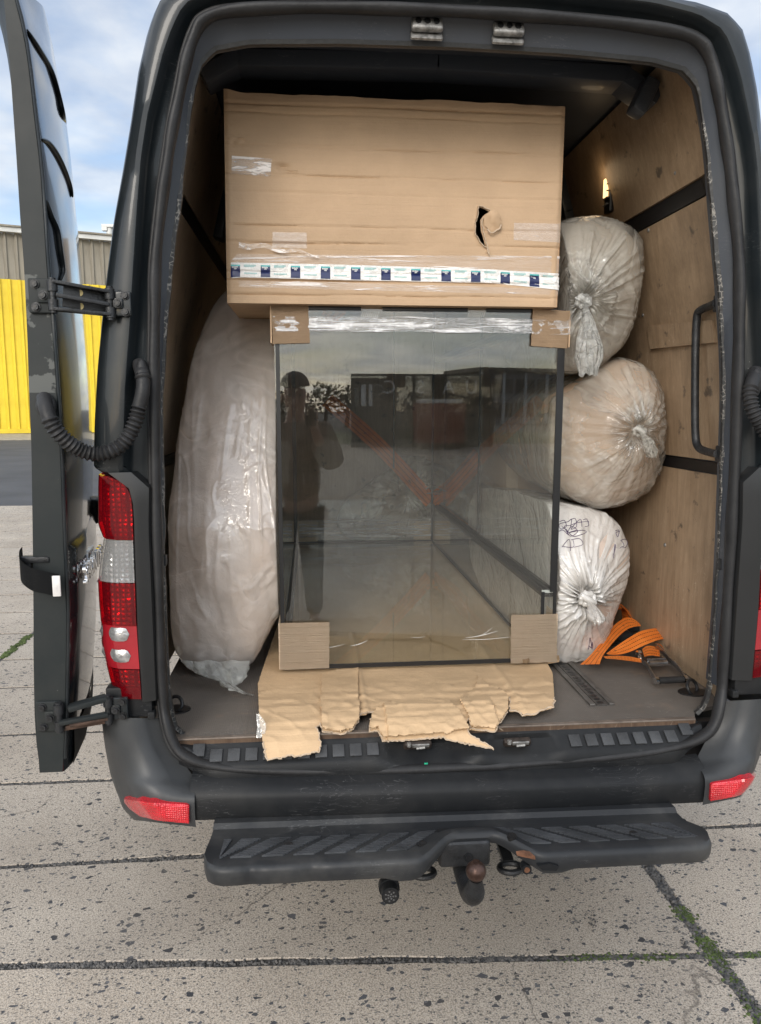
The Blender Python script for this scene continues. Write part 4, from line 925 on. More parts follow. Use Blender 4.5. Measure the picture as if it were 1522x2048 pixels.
# tail lamps
def tail(side):
    zl = [(.838, -.966), (.860, -.968), (.983, -.990), (1.055, -.988), (1.10, -.990), (1.183, -.990), (1.28, -.972), (1.29, -.970), (1.323, -.981), (1.43, -.976), (1.464, -.973)]
    zr = [(.838, -.868), (.86, -.868), (.986, -.871), (1.056, -.872), (1.175, -.870), (1.298, -.869), (1.37, -.868), (1.405, -.870), (1.43, -.878), (1.448, -.895), (1.464, -.93)]
    def section(z, off=0.0, shrink=0.0):
        a, c = itp(zl, z) + shrink, itp(zr, z) - shrink
        w_ = c - a
        return [V((a + .000, .17, z)), V((a - .001, .09, z)), V((a + .006, .050 + off, z)), V((a + .018, .024 + off, z)), V((a + .034, .010 + off, z)), V((a + w_ * .5, -.002 + off, z)), V((a + w_ * .75, -.006 + off, z)), V((c, -.010 + off, z))]
    if side > 0: zr = [(z, x - .022) for z, x in zr]
    kx = MR if side > 0 else 1
    def fl(P): return [V((p.x * -side * kx, p.y, p.z)) for p in P]
    housing = empty('tail_lamp', None, None); housing.parent = van
    def band(name, z0, z1, m, off, shrink, n=6, rim=True, xa=None):
        bm = new(); rows_ = []
        for k in range(n + 1):
            z = lerp(z0, z1, k / n); s = section(z, off, shrink)
            if xa is not None: s = [V((lerp(itp(zl, z), itp(zr, z), xa[0] + (xa[1] - xa[0]) * i / 7), lerp(.03, -.010, sm((xa[0] + (xa[1] - xa[0]) * i / 7) * 1.6)) + off, z)) for i in range(8)]
            s = s + [s[-1] + V((0, .045, 0))]
            rows_.append(fl(s))
        g2 = grid(bm, rows_)
        # close top and bottom a little way in
        for e in (0, -1):
            r = g2[e]; back = [bm.verts.new(v.co + V((0, .02, 0))) for v in r]
            for i in range(len(r) - 1): bm.faces.new((r[i], r[i + 1], back[i + 1], back[i]))
        return obj(name, fin(bm), m, housing, 35)
    band('reflector', .848, 1.455, REFLECTOR, .024, .006, 24)
    band('red_lens', 1.2905, 1.462, LENS_RED, 0, 0, 14)
    band('clear_lens', 1.172, 1.2885, LENS_CLEAR, .003, .002, 6)
    band('red_lens', 1.052, 1.170, LENS_RED, 0, 0, 6)
    band('red_housing', 0.928, 1.050, RED_PLASTIC, .004, .0, 6)
    band('red_lens', .842, .926, LENS_RED, .002, 0, 5)
    for z0, z1 in ((1.008, 1.046), (.948, .984)):
        bm = new(); P = []; n = 12
        for k in range(n + 1):
            t = k / n; row = []
            for i in range(13):
                u = lerp(.04, .82, i / 12); hh = math.sqrt(max(0, 1 - max(0, (abs(u - .43) - .25) / .14) ** 2)); z = lerp((z0 + z1) / 2 - (z1 - z0) / 2 * hh, (z0 + z1) / 2 + (z1 - z0) / 2 * hh, t)
                x = lerp(itp(zl, z), itp(zr, z), u); y = lerp(.040, -.006, sm(u * 1.7)) + .002 - .004 * hh * math.sin(t * math.pi)
                row.append(V((x * -side * kx, y, z)))
            P.append(row)
        grid(bm, P); lz = obj('clear_lens', fin(bm), m_lens_white, housing, 60)
    # black bezel inboard
    bm = new(); P = []
    for k in range(16):
        z = lerp(.835, 1.472, k / 15); a = itp(zr, z); c = -.824 + .006 * sm((z - 1.3) / .15) - .05 * sm((z - 1.44) / .04)
        P.append(fl([V((a - .004, .03, z)), V((a + .001, -.006, z)), V((a + .004, -.011, z)), V((a + .018, -.010, z)), V((c - .006, -.002, z)), V((c, .012, z)), V((c + .001, .045, z))]))
    grid(bm, P); obj('lamp_bezel', fin(bm), m_simple('satin_black', (.012, .0125, .013), .38) if side < 0 else bpy.data.materials['satin_black'], housing, 40)
m_lens_white = m_simple('ribbed_clear_lens', (.42, .42, .42), .16, .6, .45, 45, .9, 70)
tail(-1); tail(1)
# ------------------------------------------------------------------ left rear door, swung right round
NEAR = [((128, 1546), .655), ((131, 1480), 0), ((135, 1329), 0), ((136, 1210), 0), ((131, 1124), 0), ((123, 902), 0), ((116, 782), 0), ((109, 680), 0), ((96, 531), 0), ((90, 431), 0), ((83, 332), 0), ((71, 232), 0), ((60, 133), 0), ((50, 66), 0), ((33, 0), 0), ((14, -60), 0)]
LEFT = [((76, 1500)), (70, 1470), (67, 1329), (67, 1210), (66, 1124), (63, 902), (58, 782), (55, 680), (48, 531), (40, 431), (34, 332), (27, 232), (20, 133), (14, 66), (8, 0), (0, -60)]
FAR = [(.72, -1.236), (.80, -1.218), (.90, -1.205), (1.0, -1.195), (1.27, -1.176), (1.29, -1.184), (1.45, -1.170), (1.73, -1.164), (2.0, -1.170), (2.18, -1.177), (2.40, -1.186), (2.57, -1.196), (2.75, -1.219), (2.80, -1.235)]
nearp = [PY(*p[0], -.05) for p in NEAR]; leftp = [PY(*p, -.05) for p in LEFT]
def by_z(P): return sorted([(p.z, p.x) for p in P])
NZ, LZ = by_z(nearp), by_z(leftp)
ztop = 2.665
def skin(u, z):
    xn = itp(NZ, z); xf = itp(FAR, z + .02 * u)
    ledge = .010 * sm((1.285 - z) / .02) * sm(u / .08)
    return V((lerp(xn, xf, u) + .030 * math.sin(math.pi * u) ** .8 + ledge, lerp(-.05, .70, u), z))
zs = [.66, .70, .75, .82, .9, 1.0, 1.1, 1.2, 1.255, 1.265, 1.275, 1.285, 1.295, 1.35] + [1.40 + .05 * k for k in range(25)] + [2.64, 2.665]
us = [0, .012, .03, .07, .12] + [.12 + .88 * k / 18 for k in range(1, 19)]
def top_z(u, z): # roof line rises to the free edge, bottom edge rounded
    t = (z - .66) / (2.665 - .66); zb = .66 + .10 * u ** 2; zt = 2.665 + .135 * sm(u * 1.3); return lerp(zb, zt, t)
bm = new()
P = [[skin(u, top_z(u, z)) for u in us] for z in zs]
for r in P: r[0] = r[0] + V((-.004, 0, 0)); r[1] = r[1] + V((-.001, -.004, 0))
g_ = grid(bm, P, 1)
door = None
def inner(u, z): p = skin(u, z); return V((p.x - lerp(itp(NZ, z) - itp(LZ, z), .075, sm(u * 8)), p.y, z))
Q = [[inner(u, top_z(u, z)) for u in us] for z in zs]
h_ = [[bm.verts.new(p) for p in r] for r in Q]
for A, B in zip(h_, h_[1:]):
    for k in range(len(A) - 1): bm.faces.new((A[k], B[k], B[k + 1], A[k + 1]))
for a, c in (([r[0] for r in g_], [r[0] for r in h_]), ([r[-1] for r in g_], [r[-1] for r in h_]), (g_[0], h_[0]), (g_[-1], h_[-1])):
    for k in range(len(a) - 1): bm.faces.new((a[k], a[k + 1], c[k + 1], c[k]))
door = obj('rear_door', fin(bm), [DOOR_EDGE, PAINT_GLOSS], van, 35)
door['label'] = 'rear door swung right back along the van side'
# folded flange and pressed window outlines
b = new(); add_tube(b, [skin(0, z) + V((.002, -.002, 0)) for z in [.70 + .06 * k for k in range(33)]], .0045, 6); obj('door_flange', b, PAINT, door, 60)
def onskin(px, py):
    lo, hi = 0.0, 1.0
    best = None
    for k in range(201):
        u = k / 200; Y = lerp(-.05, .70, u); p = PY(px, py, Y); d = abs(skin(u, p.z).x - p.x)
        if best is None or d < best[0]: best = (d, skin(u, p.z), u)
    return best[1]
for pts in (((52, 60), (75, 95), (100, 140), (115, 190), (126, 235), (129, 254)), ((83, 279), (95, 285), (110, 305), (125, 335), (138, 370), (143, 394)), ((90, 400), (100, 430), (112, 460), (118, 500), (124, 540), (119, 560))):
    q = spline([onskin(*p) + V((.003, 0, 0)) for p in pts], 5); n = len(q)
    b = new(); add_tube(b, q, lambda i: .007 * max(.25, math.sin(math.pi * (i + .5) / n) ** .4), 8); obj('pressed_crease', b, PAINT, door, 60)
for py, zz in ((1700, .72),):
    b = new(); P = [[skin(u, z) + V((.006 + .004 * (k == 1), 0, 0)) for u in (.05, .3, .6, .9)] for k, z in enumerate((.66, .70, .76))]; grid(b, P); bmesh.ops.solidify(b, geom=b.faces[:], thickness=.006); obj('lower_cladding', b, PLASTIC, door)
# badge
bz_ = 1.185
yv0 = skin(.05, bz_); yv1 = skin(.62, bz_); dy = (yv1 - yv0).normalized(); nrm = dy.cross(V((0, 0, 1))); nrm = V((dy.y, -dy.x, 0))
M = Matrix((dy, V((0, 0, 1)), nrm)).transposed().to_4x4(); M.translation = (yv0 + yv1) / 2 + nrm * .022
text_mesh('SPRINTER', .080, .004, M, 'badge_lettering', CHROME, door, 1.1)
# door stop and buffer
p = PY(168, 1018, .60); q = skin(.86, p.z); b = new(); add_box(b, q + V((.012, -.02, 0)), (.05, .11, .085), bev=.012, seg=3); st_ = obj('door_stop', b, RUBBER, door)
b = new(); add_cyl(b, q + V((.03, -.02, .008)), q + V((.062, -.02, .008)), .026, .030, 24); obj('stop_magnet', b, BLACK, st_)
# curved check handle with a white end
hp_ = [PY(46, 1115, .02), PY(40, 1125, -.05), PY(42, 1142, -.085), PY(62, 1158, -.105), PY(90, 1165, -.105), PY(112, 1170, -.10), PY(119, 1172, -.095)]
P = [[p + V((0, 0, .030)), p + V((0, 0, -.030))] for p in spline(hp_, 6)]
b = new(); grid(b, P); bmesh.ops.solidify(b, geom=b.faces[:], thickness=.010); hh = obj('door_catch', fin(b), PLASTIC, door, 60)
c = PY(114, 1171, -.1015); b = new(); add_box(b, c + V((.001, -.006, 0)), (.020, .006, .054), bev=.002); obj('catch_end', b, m_simple('scratched_white', (.6, .58, .56), .5, 0, .2, 30), hh)
b = new(); c = PY(72, 1118, -.04); add_box(b, c, (.075, .03, .016), bev=.004); add_box(b, c + V((-.02, 0, -.018)), (.018, .02, .03), bev=.003); obj('catch_arm', b, CAST, hh)
# scuffed bare patches on the edge near the hinge
# hinges
def hinge(dc, pc, tilt, top):
    hg = empty('door_hinge', None, None); hg.parent = van
    dv = PY(*dc, -.056); pv = PY(*pc, -.014)
    def plate(name, c, wd_, ht, flip):
        b = new(); add_box(b, c, (wd_, .012, ht), bev=.0045, seg=3); add_box(b, c + V((flip * wd_ * .15, -.008, 0)), (wd_ * .55, .010, ht * .42), bev=.004); pl_ = obj(name, b, PAINT_DULL if flip > 0 else PAINT, hg)
        for ox, oz in ((-.22 * flip, .33), (-.22 * flip, -.33), (.12 * flip, 0)):
            q = c + V((ox * wd_, -.006 - (.007 if oz == 0 else 0), oz * ht)); b = new(); add_cyl(b, q, q + V((0, -.003, 0)), .0115, n=18); add_cyl(b, q, q + V((0, -.010, 0)), .0085, .008, 14); add_cyl(b, q + V((0, -.0095, 0)), q + V((0, -.0106, 0)), .0042, n=6, mi=1); obj('hinge_bolt', b, [CAST, BLACK], hg)
        return pl_
    plate('door_plate', dv, .062, .084, 1); plate('pillar_plate', pv, .050, .062, -1)
    a = dv + V((.030, -.012, 0)); c = pv + V((-.026, -.010, 0))
    if top:
        b = new(); d = c - a
        for s in (1, -1): add_bar(b, a + V((0, 0, s * .033)), c + V((0, 0, s * .028)), .030, .008, .002)
        add_bar(b, a + V((.02, .012, 0)) , c + V((-.012, .012, 0)), .004, .052, .001); arm = obj('hinge_arm', b, CAST, hg)
        b = new(); add_bar(b, a + V((.01, -.01, .0)), c + V((0, -.01, -.004)), .012, .010, .003); obj('hinge_link', b, STEEL if False else CAST, hg)
        for s in (1, -1):
            q = a.lerp(c, .45) + V((0, .0095, s * .0165)); b = new(); add_cyl(b, q, q + V((0, -.002, 0)), .0085, n=20); obj('arm_hole', b, YELLOW_HOLE, hg)
    else:
        b = new()
        add_bar(b, a + V((.02, .01, .020)), c + V((-.004, .005, .034)), .034, .016, .005); add_bar(b, a + V((.0, -.01, -.012)), c + V((0, -.006, -.010)), .020, .012, .003); arm = obj('hinge_arm', b, PAINT_DULL, hg)
        b = new(); add_bar(b, a + V((.0, .012, -.034)), c + V((0, .006, -.030)), .024, .014, .004); add_bar(b, a + V((.03, -.013, -.020)), c + V((0, -.009, -.022)), .008, .008, .002); obj('hinge_link', b, RUSTED, hg)
    for q in (a, c):
        b = new(); add_cyl(b, q + V((0, 0, -.042)), q + V((0, 0, .042)), .0085, n=14); add_cyl(b, q + V((0, 0, .010)), q + V((0, 0, .036)), .0125, n=16); add_cyl(b, q + V((0, 0, -.036)), q + V((0, 0, -.010)), .0125, n=16); obj('hinge_pin', b, CAST, hg)
RUSTED = m_simple('rusty_painted_steel', (.075, .045, .032), .55, .3, .6, 25, .3, 120)
YELLOW_HOLE = m_simple('punched_hole', (.30, .24, .10), .6)
hinge((84, 592), (243, 608), 0, True); hinge((98, 1432), (238, 1416), 0, False)
# cable conduits, ribbed
def conduit(pts, boots):
    q = resample(spline(pts, 10), 220); n = len(q)
    L = sum((a - c).length for a, c in zip(q, q[1:]))
    def rad(i):
        t = i / n
        if any(a <= t <= c for a, c in boots): return .0185
        return .0185 + .0030 * math.sin(t * L / .0115 * 2 * math.pi)
    b = new(); add_tube(b, q, rad, 14); o = obj('cable_conduit', b, RUBBER, van, 70)
    return o
cpts = [PY(88, 795, -.06), PY(92, 815, -.085), PY(102, 845, -.095), PY(125, 875, -.085), PY(160, 900, -.06), PY(195, 908, -.045), PY(228, 900, -.04), PY(252, 880, -.035), PY(268, 850, -.03), PY(277, 820, -.025), PY(286, 780, -.02), PY(285, 750, -.005), PY(278, 728, .03)]
cd_ = conduit(cpts, ((0, .13), (.74, .875), (.905, 1)))
for p, s in ((PY(92, 812, -.062), (.050, .03, .060)), (PY(284, 748, .004), (.032, .035, .080))):
    b = new(); bmesh.ops.create_uvsphere(b, u_segments=20, v_segments=12, radius=.5, matrix=Matrix.Translation(p) @ Matrix.Diagonal((*s, 1))); obj('conduit_boot', b, RUBBER, cd_, 60)
mir = lambda p: V((-p.x, p.y, p.z))
cd2 = conduit([PY(1512, 742, .02), PY(1504, 765, -.01), PY(1500, 790, -.025), PY(1506, 820, -.035), PY(1522, 850, -.04), PY(1545, 880, -.05), PY(1600, 905, -.06)], ((0, .22),))
b = new(); p = PY(1511, 765, .002); bmesh.ops.create_uvsphere(b, u_segments=20, v_segments=12, radius=.5, matrix=Matrix.Translation(p) @ Matrix.Diagonal((.034, .035, .085, 1))); obj('conduit_boot', b, RUBBER, cd2, 60)
# small things on the jamb
for px, py, yv in ((300, 1008, .03), (302, 1152, .03)):
    c = PY(px, py, yv); b = new(); add_cyl(b, c, c + V((0, -.006, 0)), .008, n=14); obj('jamb_screw', b, BLACK, van)
b = new(); c = PY(329, 1120, .07); add_box(b, c, (.012, .02, .03), bev=.002); obj('trim_clip', b, CAST, van)
b = new(); c = PY(1441, 1128, .07); add_box(b, c, (.012, .02, .035), bev=.002); obj('trim_clip', b, CAST, van)
c = PY(852, 1527, -.034); b = new(); add_box(b, c, (.010, .003, .004)); obj('green_sticker', b, m_simple('green_scrap', (.02, .35, .2), .5), van)
c = PY(918, 1548, -.014); b = new(); add_cyl(b, c, c + V((0, -.004, .002)), .006, n=8); obj('sill_screw', b, RUST, van)

# ================================================================== THE LOAD
# ---- glass tank
TX0, TX1, TY0, TY1, TZ0, TZ1 = -.505, .462, .45, 2.84, .748, 1.966
tank = empty('glass_terrarium', 'large glass terrarium with black edges and cardboard corners filling the van', 'terrarium'); tank.location = (0, 1.4, TZ0)
def tk_(name, b, m, parent=None, sm_=35):
    o = obj(name, b, m, parent or tank, sm_)
    if parent is None: o.location = (0, -1.4, -TZ0)
    return o
TH = .006
b = new(); add_box(b, ((TX0 + TX1) / 2, TY0 + TH / 2, (TZ0 + TZ1) / 2), (TX1 - TX0, TH, TZ1 - TZ0)); tk_('front_pane', b, GLASS, None, 0)
b = new(); add_box(b, ((TX0 + TX1) / 2 - .03, TY1, (TZ0 + TZ1) / 2), (TX1 - TX0 - .06, TH, TZ1 - TZ0 - .02)); tk_('back_pane', b, GLASS_IN, None, 0)
b = new(); add_box(b, (TX0 + TH / 2 + .001, (TY0 + TY1) / 2, (TZ0 + TZ1) / 2), (TH, TY1 - TY0 - .03, TZ1 - TZ0 - .02)); tk_('side_pane', b, GLASS_IN, None, 0)
b = new(); add_box(b, ((TX0 + TX1) / 2 - .02, (TY0 + TY1) / 2, TZ0 + .008), (TX1 - TX0 - .05, TY1 - TY0 - .03, TH)); tk_('bottom_pane', b, GLASS_IN, None, 0)
b = new(); add_box(b, ((TX0 + TX1) / 2, (TY0 + TY1) / 2, TZ1 - .012), (TX1 - TX0 - .02, TY1 - TY0 - .03, TH)); tk_('top_pane', b, GLASS_IN, None, 0)
RZ = 1.003
b = new(); add_box(b, (.414, (TY0 + TY1) / 2 , (TZ0 + RZ) / 2), (TH, TY1 - TY0 - .02, RZ - TZ0 - .012)); tk_('low_front_pane', b, GLASS_IN, None, 0)
b = new(); add_box(b, (.438, (TY0 + 1.62) / 2 + .02, (RZ + TZ1) / 2), (TH, 1.1, TZ1 - RZ - .03)); tk_('sliding_pane', b, GLASS_IN, None, 0)
b = new(); add_box(b, (.450, 2.2, (RZ + TZ1) / 2), (TH, 1.2, TZ1 - RZ - .03)); tk_('sliding_pane', b, GLASS_IN, None, 0)
b = new()
for dx_ in (-.020, 0, .020): add_box(b, (.436 + dx_, (TY0 + TY1) / 2, RZ - .006), (.004, TY1 - TY0 - .02, .026))
add_box(b, (.436, (TY0 + TY1) / 2, RZ - .017), (.046, TY1 - TY0 - .02, .006)); tk_('slide_track', b, BLACK, None, 0)
b = new(); add_box(b, (.436, TY0 + .010, RZ + .0), (.05, .006, .010)); tk_('track_end', b, m_simple('clear_grey_plastic', (.45, .46, .45), .2), None, 0)
b = new(); add_box(b, (.436, (TY0 + TY1) / 2, TZ1 - .022), (.05, TY1 - TY0 - .02, .020)); tk_('top_track', b, BLACK, None, 0)
def seam(x, y, z, sx, sy, sz, nm='edge_seam', m=BLACK): b_ = new(); add_box(b_, (x, y, z), (sx, sy, sz)); return tk_(nm, b_, m, None, 0)
zc = (TZ0 + TZ1) / 2; H = TZ1 - TZ0
seam(TX0 + .010, TY0 + .001, zc, .013, .006, H - .01); seam(TX1 - .0125, TY0 + .001, (RZ + TZ1) / 2, .024, .006, TZ1 - RZ)
seam(.413, TY0 + .001, (TZ0 + RZ) / 2, .012, .005, RZ - TZ0); seam(TX1 - .006, TY0 + .001, (TZ0 + RZ) / 2, .011, .005, RZ - TZ0)
seam((TX0 + TX1) / 2, TY0 + .001, TZ0 + .009, TX1 - TX0 - .02, .006, .014)
seam(TX0 + .012, TY1 - .008, zc, .014, .010, H - .03); seam(.406, TY1 - .008, zc, .014, .010, H - .03)
seam((TX0 + .41) / 2, TY1 - .010, TZ0 + .017, .41 - TX0, .010, .010); seam(TX0 + .013, (TY0 + TY1) / 2, TZ0 + .018, .008, TY1 - TY0 - .06, .008); seam(.407, (TY0 + TY1) / 2, TZ0 + .018, .008, TY1 - TY0 - .06, .008)
seam(.444, 1.62, (RZ + TZ1) / 2, .012, .012, TZ1 - RZ - .03); seam(.15, TY1 + .002, 1.60, .010, .006, .7)
for x0, x1 in ((617, 722), (765, 935), (972, 1064)):
    a, c = PY(x0, 618, TY0 + .004), PY(x1, 620, TY0 + .004); b = new(); add_box(b, ((a.x + c.x) / 2, TY0 + .004, TZ1 - .004 + .006 * 0), (c.x - a.x, .014, .013), bev=.001); tk_('top_edging', b, BLACK)
MESHT = m_simple('mesh_tape', (.62, .62, .58), .5, 0, .1, 50)
for x0 in (722, 935):
    a = PY(x0 + 18, 628, TY0 - .0012); b = new()
    for k in range(9): add_box(b, a + V((-.026 + k * .0065, 0, .0)), (.0022, .0008, .022), Matrix.Rotation(.35, 3, 'Y'))
    tag(tk_('mesh_tape', b, MESHT, None, 0), kind='stuff')
# stretch film round the top
def band_film(y_, x0, x1, z0, z1, seed, m, nm):
    b = new(); P = []
    for k in range(90):
        x = lerp(x0, x1, k / 89)
        P.append([V((x, y_ - .003 - .003 * abs(fbm(x * 5, t * 9 + seed, 0, 3)), lerp(z0, z1, t / 14) + .006 * fbm(x * 4, seed + 3) * (1 if t in (0, 14) else 0))) for t in range(15)])
    grid(b, P); return tk_(nm, b, m, None, 60)
a, c = PY(546, 632, TY0), PY(1138, 668, TY0)
def m_band():
    b = MB('wrapped_stretch_film')
    f = b.noise(4, 5, 0.65, b.map((1.2, 1, 16)), 1.0); k = b.ramp(f, 0.50, 0.62); f2 = b.ramp(b.noise(55, 4, .6, b.map((1, 1, 1.6))), .52, .6)
    op = b.math('ADD', b.math('MULTIPLY', k, 0.62), b.math('ADD', b.math('MULTIPLY', f2, 0.15), .10))
    d = b.n('ShaderNodeBsdfDiffuse'); d.inputs[0].default_value = (.85, .85, .86, 1)
    tr = b.n('ShaderNodeBsdfTransparent'); g = b.n('ShaderNodeBsdfGlossy'); g.inputs['Roughness'].default_value = .15; b.l(b.bump(f, .7, .02), g.inputs['Normal'])
    m1 = b.n('ShaderNodeMixShader'); b.l(op, m1.inputs[0]); b.l(tr.outputs[0], m1.inputs[1]); b.l(d.outputs[0], m1.inputs[2])
    m2 = b.n('ShaderNodeMixShader'); m2.inputs[0].default_value = .12; b.l(m1.outputs[0], m2.inputs[1]); b.l(g.outputs[0], m2.inputs[2]); b.l(m2.outputs[0], b.out.inputs[0]); return b.m
BAND = m_band()
band_film(TY0 - .006, a.x, c.x, c.z, a.z, 1, BAND, 'stretch_film')
band_film(TY1 - .02, TX0 + .03, .40, TZ0 + .05, TZ0 + .17, 5, BAND, 'stretch_film')
# loose film smears low on the pane
for x0, y0, x1, y1, r in ((930, 1276, 995, 1262, .0011), (925, 1279, 1020, 1274, .0008), (700, 1292, 735, 1281, .001), (640, 1296, 690, 1288, .0006), (958, 1272, 985, 1255, .0006), (820, 1274, 850, 1273, .0005)):
    q = spline([PY(x0, y0, TY0 - .001), PY((x0 + x1) / 2, (y0 + y1) / 2 + 2, TY0 - .001), PY(x1, y1, TY0 - .001)], 6); b = new(); add_tube(b, q, lambda i: r * (1 - abs(i - 6) / 8), 5); tk_('film_crease', b, WHITE)
# cardboard corners
def pad(name, quad, m, wrapdir):
    q = [PY(*p, TY0 - .0085) for p in quad]; n = 16; P = []
    for i in range(n + 1):
        row = []
        for j in range(n + 1):
            p = q[0].lerp(q[1], i / n).lerp(q[3].lerp(q[2], i / n), j / n)
            e = min(i, j, n - i, n - j)
            p = p + V((0, -.0015 * fbm(p.x * 30, p.z * 30) - .001, 0)) + (V((fbm(p.z * 60, 1) * .0025, 0, fbm(p.x * 60, 4) * .0025)) if e == 0 else V())
            row.append(p)
        P.append(row)
    b = new(); g = grid(b, P); bmesh.ops.solidify(b, geom=b.faces[:], thickness=.005)
    xs = q[0].x if wrapdir < 0 else q[1].x; zt, zb = (q[0].z + q[1].z) / 2, (q[3].z + q[2].z) / 2
    add_box(b, (xs + wrapdir * .003, TY0 + .05, (zt + zb) / 2), (.005, .115, abs(zt - zb) * .985))
    return tk_(name, b, m)
pad('corner_pad', [(543, 609), (616, 608), (620, 686), (546, 688)], CARD, -1); pad('corner_pad', [(1066, 618), (1139, 622), (1134, 697), (1062, 692)], CARD, 1)
pad('corner_pad', [(560, 1246), (659, 1244), (658, 1336), (560, 1340)], CARD_PALE, -1); pad('corner_pad', [(1022, 1230), (1113, 1228), (1114, 1324), (1021, 1327)], CARD_PALE, 1)
c = PY(1052, 1321, TY0 - .016); b = new(); P = [[c + V((x * .012, -.006 * math.cos(x * 1.6) + z * .004, z * .006 + x * .003)) for x in (-1, -.5, 0, .5, 1)] for z in (-1, -.3, .3, 1)]; grid(b, P); bmesh.ops.solidify(b, geom=b.faces[:], thickness=.003); tk_('torn_curl', b, CARD_EDGE)
for x0, x1 in ((562, 636), (828, 900)):
    a, c = PY(x0, 1043, TY1), PY(x1, 1088, TY1); b = new(); add_box(b, ((a.x + c.x) / 2, TY1 + .012, (a.z + c.z) / 2), (c.x - a.x, .006, a.z - c.z), bev=.001); tk_('corner_pad', b, CARD_PALE)

# ---- torn cardboard under the tank
Zp = [(-.08, .620), (-.045, .652), (-.024, .676), (.0, .697), (.04, .719), (.08, .730), (.14, .738), (.30, .738), (.5, .738), (2, .738)]
TEAR = [(60, 0), (38, 160), (45, 330), (62, 440), (80, 530), (95, 527), (140, 520), (200, 508), (215, 512), (330, 490), (343, 450), (330, 400), (318, 372), (345, 352), (350, 390), (400, 395), (440, 405), (490, 385), (527, 340), (527, 312), (575, 300), (620, 288), (583, 330), (578, 395), (615, 388), (645, 437), (720, 436), (935, 420), (950, 430), (1080, 455), (1180, 478), (1150, 460), (1060, 405), (1046, 345), (1056, 330), (1070, 378), (1100, 382), (1180, 395), (1195, 360), (1240, 300), (1243, 240), (1253, 225), (1255, 290), (1290, 288), (1320, 312), (1380, 310), (1400, 290), (1465, 270), (1470, 215), (1462, 110), (1435, 60)]
TEAR = [(500 + x / 2.416, 1300 + y / 2.416) for x, y in TEAR]
BACKP = [(1120, 1320), (1115, 1300), (1100, 1280), (600, 1260), (568, 1236), (557, 1245), (545, 1280)]
POLY = TEAR[1:] + BACKP
def sheet_h(x, y):
    z = itp(Zp, y); z += .003 * fbm(x * 5, y * 7, 2) + .0012 * math.sin(y * 95 + 2 * fbm(x * 3, y * 4)) * sm((.35 - y) / .1)
    if -.18 < x < .15: z += .010 * sm((.16 - y) / .06) * (1 if y < .16 else 0)
    fr_ = sm((.36 - y) / .08)
    for yk, a_ in ((.32, .006), (.255, .004), (.20, .007), (.15, .005), (.105, .007), (.065, .005), (.03, .006), (-.005, .005)):
        w_ = yk + .012 * fbm(x * 3.5, yk * 40, 0, 3); z += fr_ * a_ * (.45 + 1.1 * fbm(x * 4, yk * 31, 5, 2)) * max(0, 1 - abs(y - w_) / .013)
    z += fr_ * .003 * (1 - min(1, abs(nz(x * 8, y * 10, 3)) * 5)) ** 2
    z += .006 * math.exp(-((x + .235) / .01) ** 2) + .005 * math.exp(-((x - .245) / .012) ** 2)
    return z
def hit_sheet(px, py):
    d = ray(px, py); lo, hi = 1.2, 4.5; t = lo; prev = None
    for k in range(70):
        t = lo + (hi - lo) * k / 69; p = CAM + d * t; s = p.z - sheet_h(p.x, p.y)
        if s < 0:
            a, c = lo + (hi - lo) * (k - 1) / 69, t
            for _ in range(18):
                m_ = (a + c) / 2; p = CAM + d * m_
                if p.z - sheet_h(p.x, p.y) < 0: c = m_
                else: a = m_
            return CAM + d * ((a + c) / 2)
    return None
bm = new(); cell = 2.8; NI, NJ = 222, 108
keep = {(i, j) for i in range(NI) for j in range(NJ) if inpoly(505 + (i + .5) * cell, 1230 + (j + .5) * cell, POLY)}
def snap(x, y):
    best = (1e9, x, y)
    for (x1, y1), (x2, y2) in zip(POLY, POLY[1:] + POLY[:1]):
        dx_, dy_ = x2 - x1, y2 - y1; L2 = dx_ * dx_ + dy_ * dy_
        if L2 == 0: continue
        t = max(0, min(1, ((x - x1) * dx_ + (y - y1) * dy_) / L2)); qx, qy = x1 + t * dx_, y1 + t * dy_; d = (qx - x) ** 2 + (qy - y) ** 2
        if d < best[0]: best = (d, qx, qy)
    return (best[1], best[2]) if best[0] < (cell * 1.1) ** 2 else (x, y)
cache = {}
def cv_(i, j):
    if (i, j) not in cache:
        x, y = 505 + i * cell, 1230 + j * cell
        if any((i - a_, j - b_) not in keep for a_ in (0, 1) for b_ in (0, 1)):
            x, y = snap(x, y); k = 1.0 if y > 1345 else .2; x += k * nz(x * .31, y * .27); y += k * nz(x * .29, y * .33, 7)
        p = hit_sheet(x, y); cache[i, j] = bm.verts.new(p) if p else None
    return cache[i, j]
for i, j in sorted(keep):
    w4 = [cv_(i, j), cv_(i, j + 1), cv_(i + 1, j + 1), cv_(i + 1, j)]
    if all(w4): bm.faces.new(w4)
fin(bm)
if bm.faces and sum(f.normal.z for f in bm.faces) < 0: bmesh.ops.reverse_faces(bm, faces=bm.faces[:])
bmesh.ops.solidify(bm, geom=bm.faces[:], thickness=.0070)
torn = tag(obj('torn_cardboard_sheet', bm, CARD_TORN, smooth=45), 'torn brown cardboard sheet lying under the terrarium and over the sill', 'cardboard sheet')
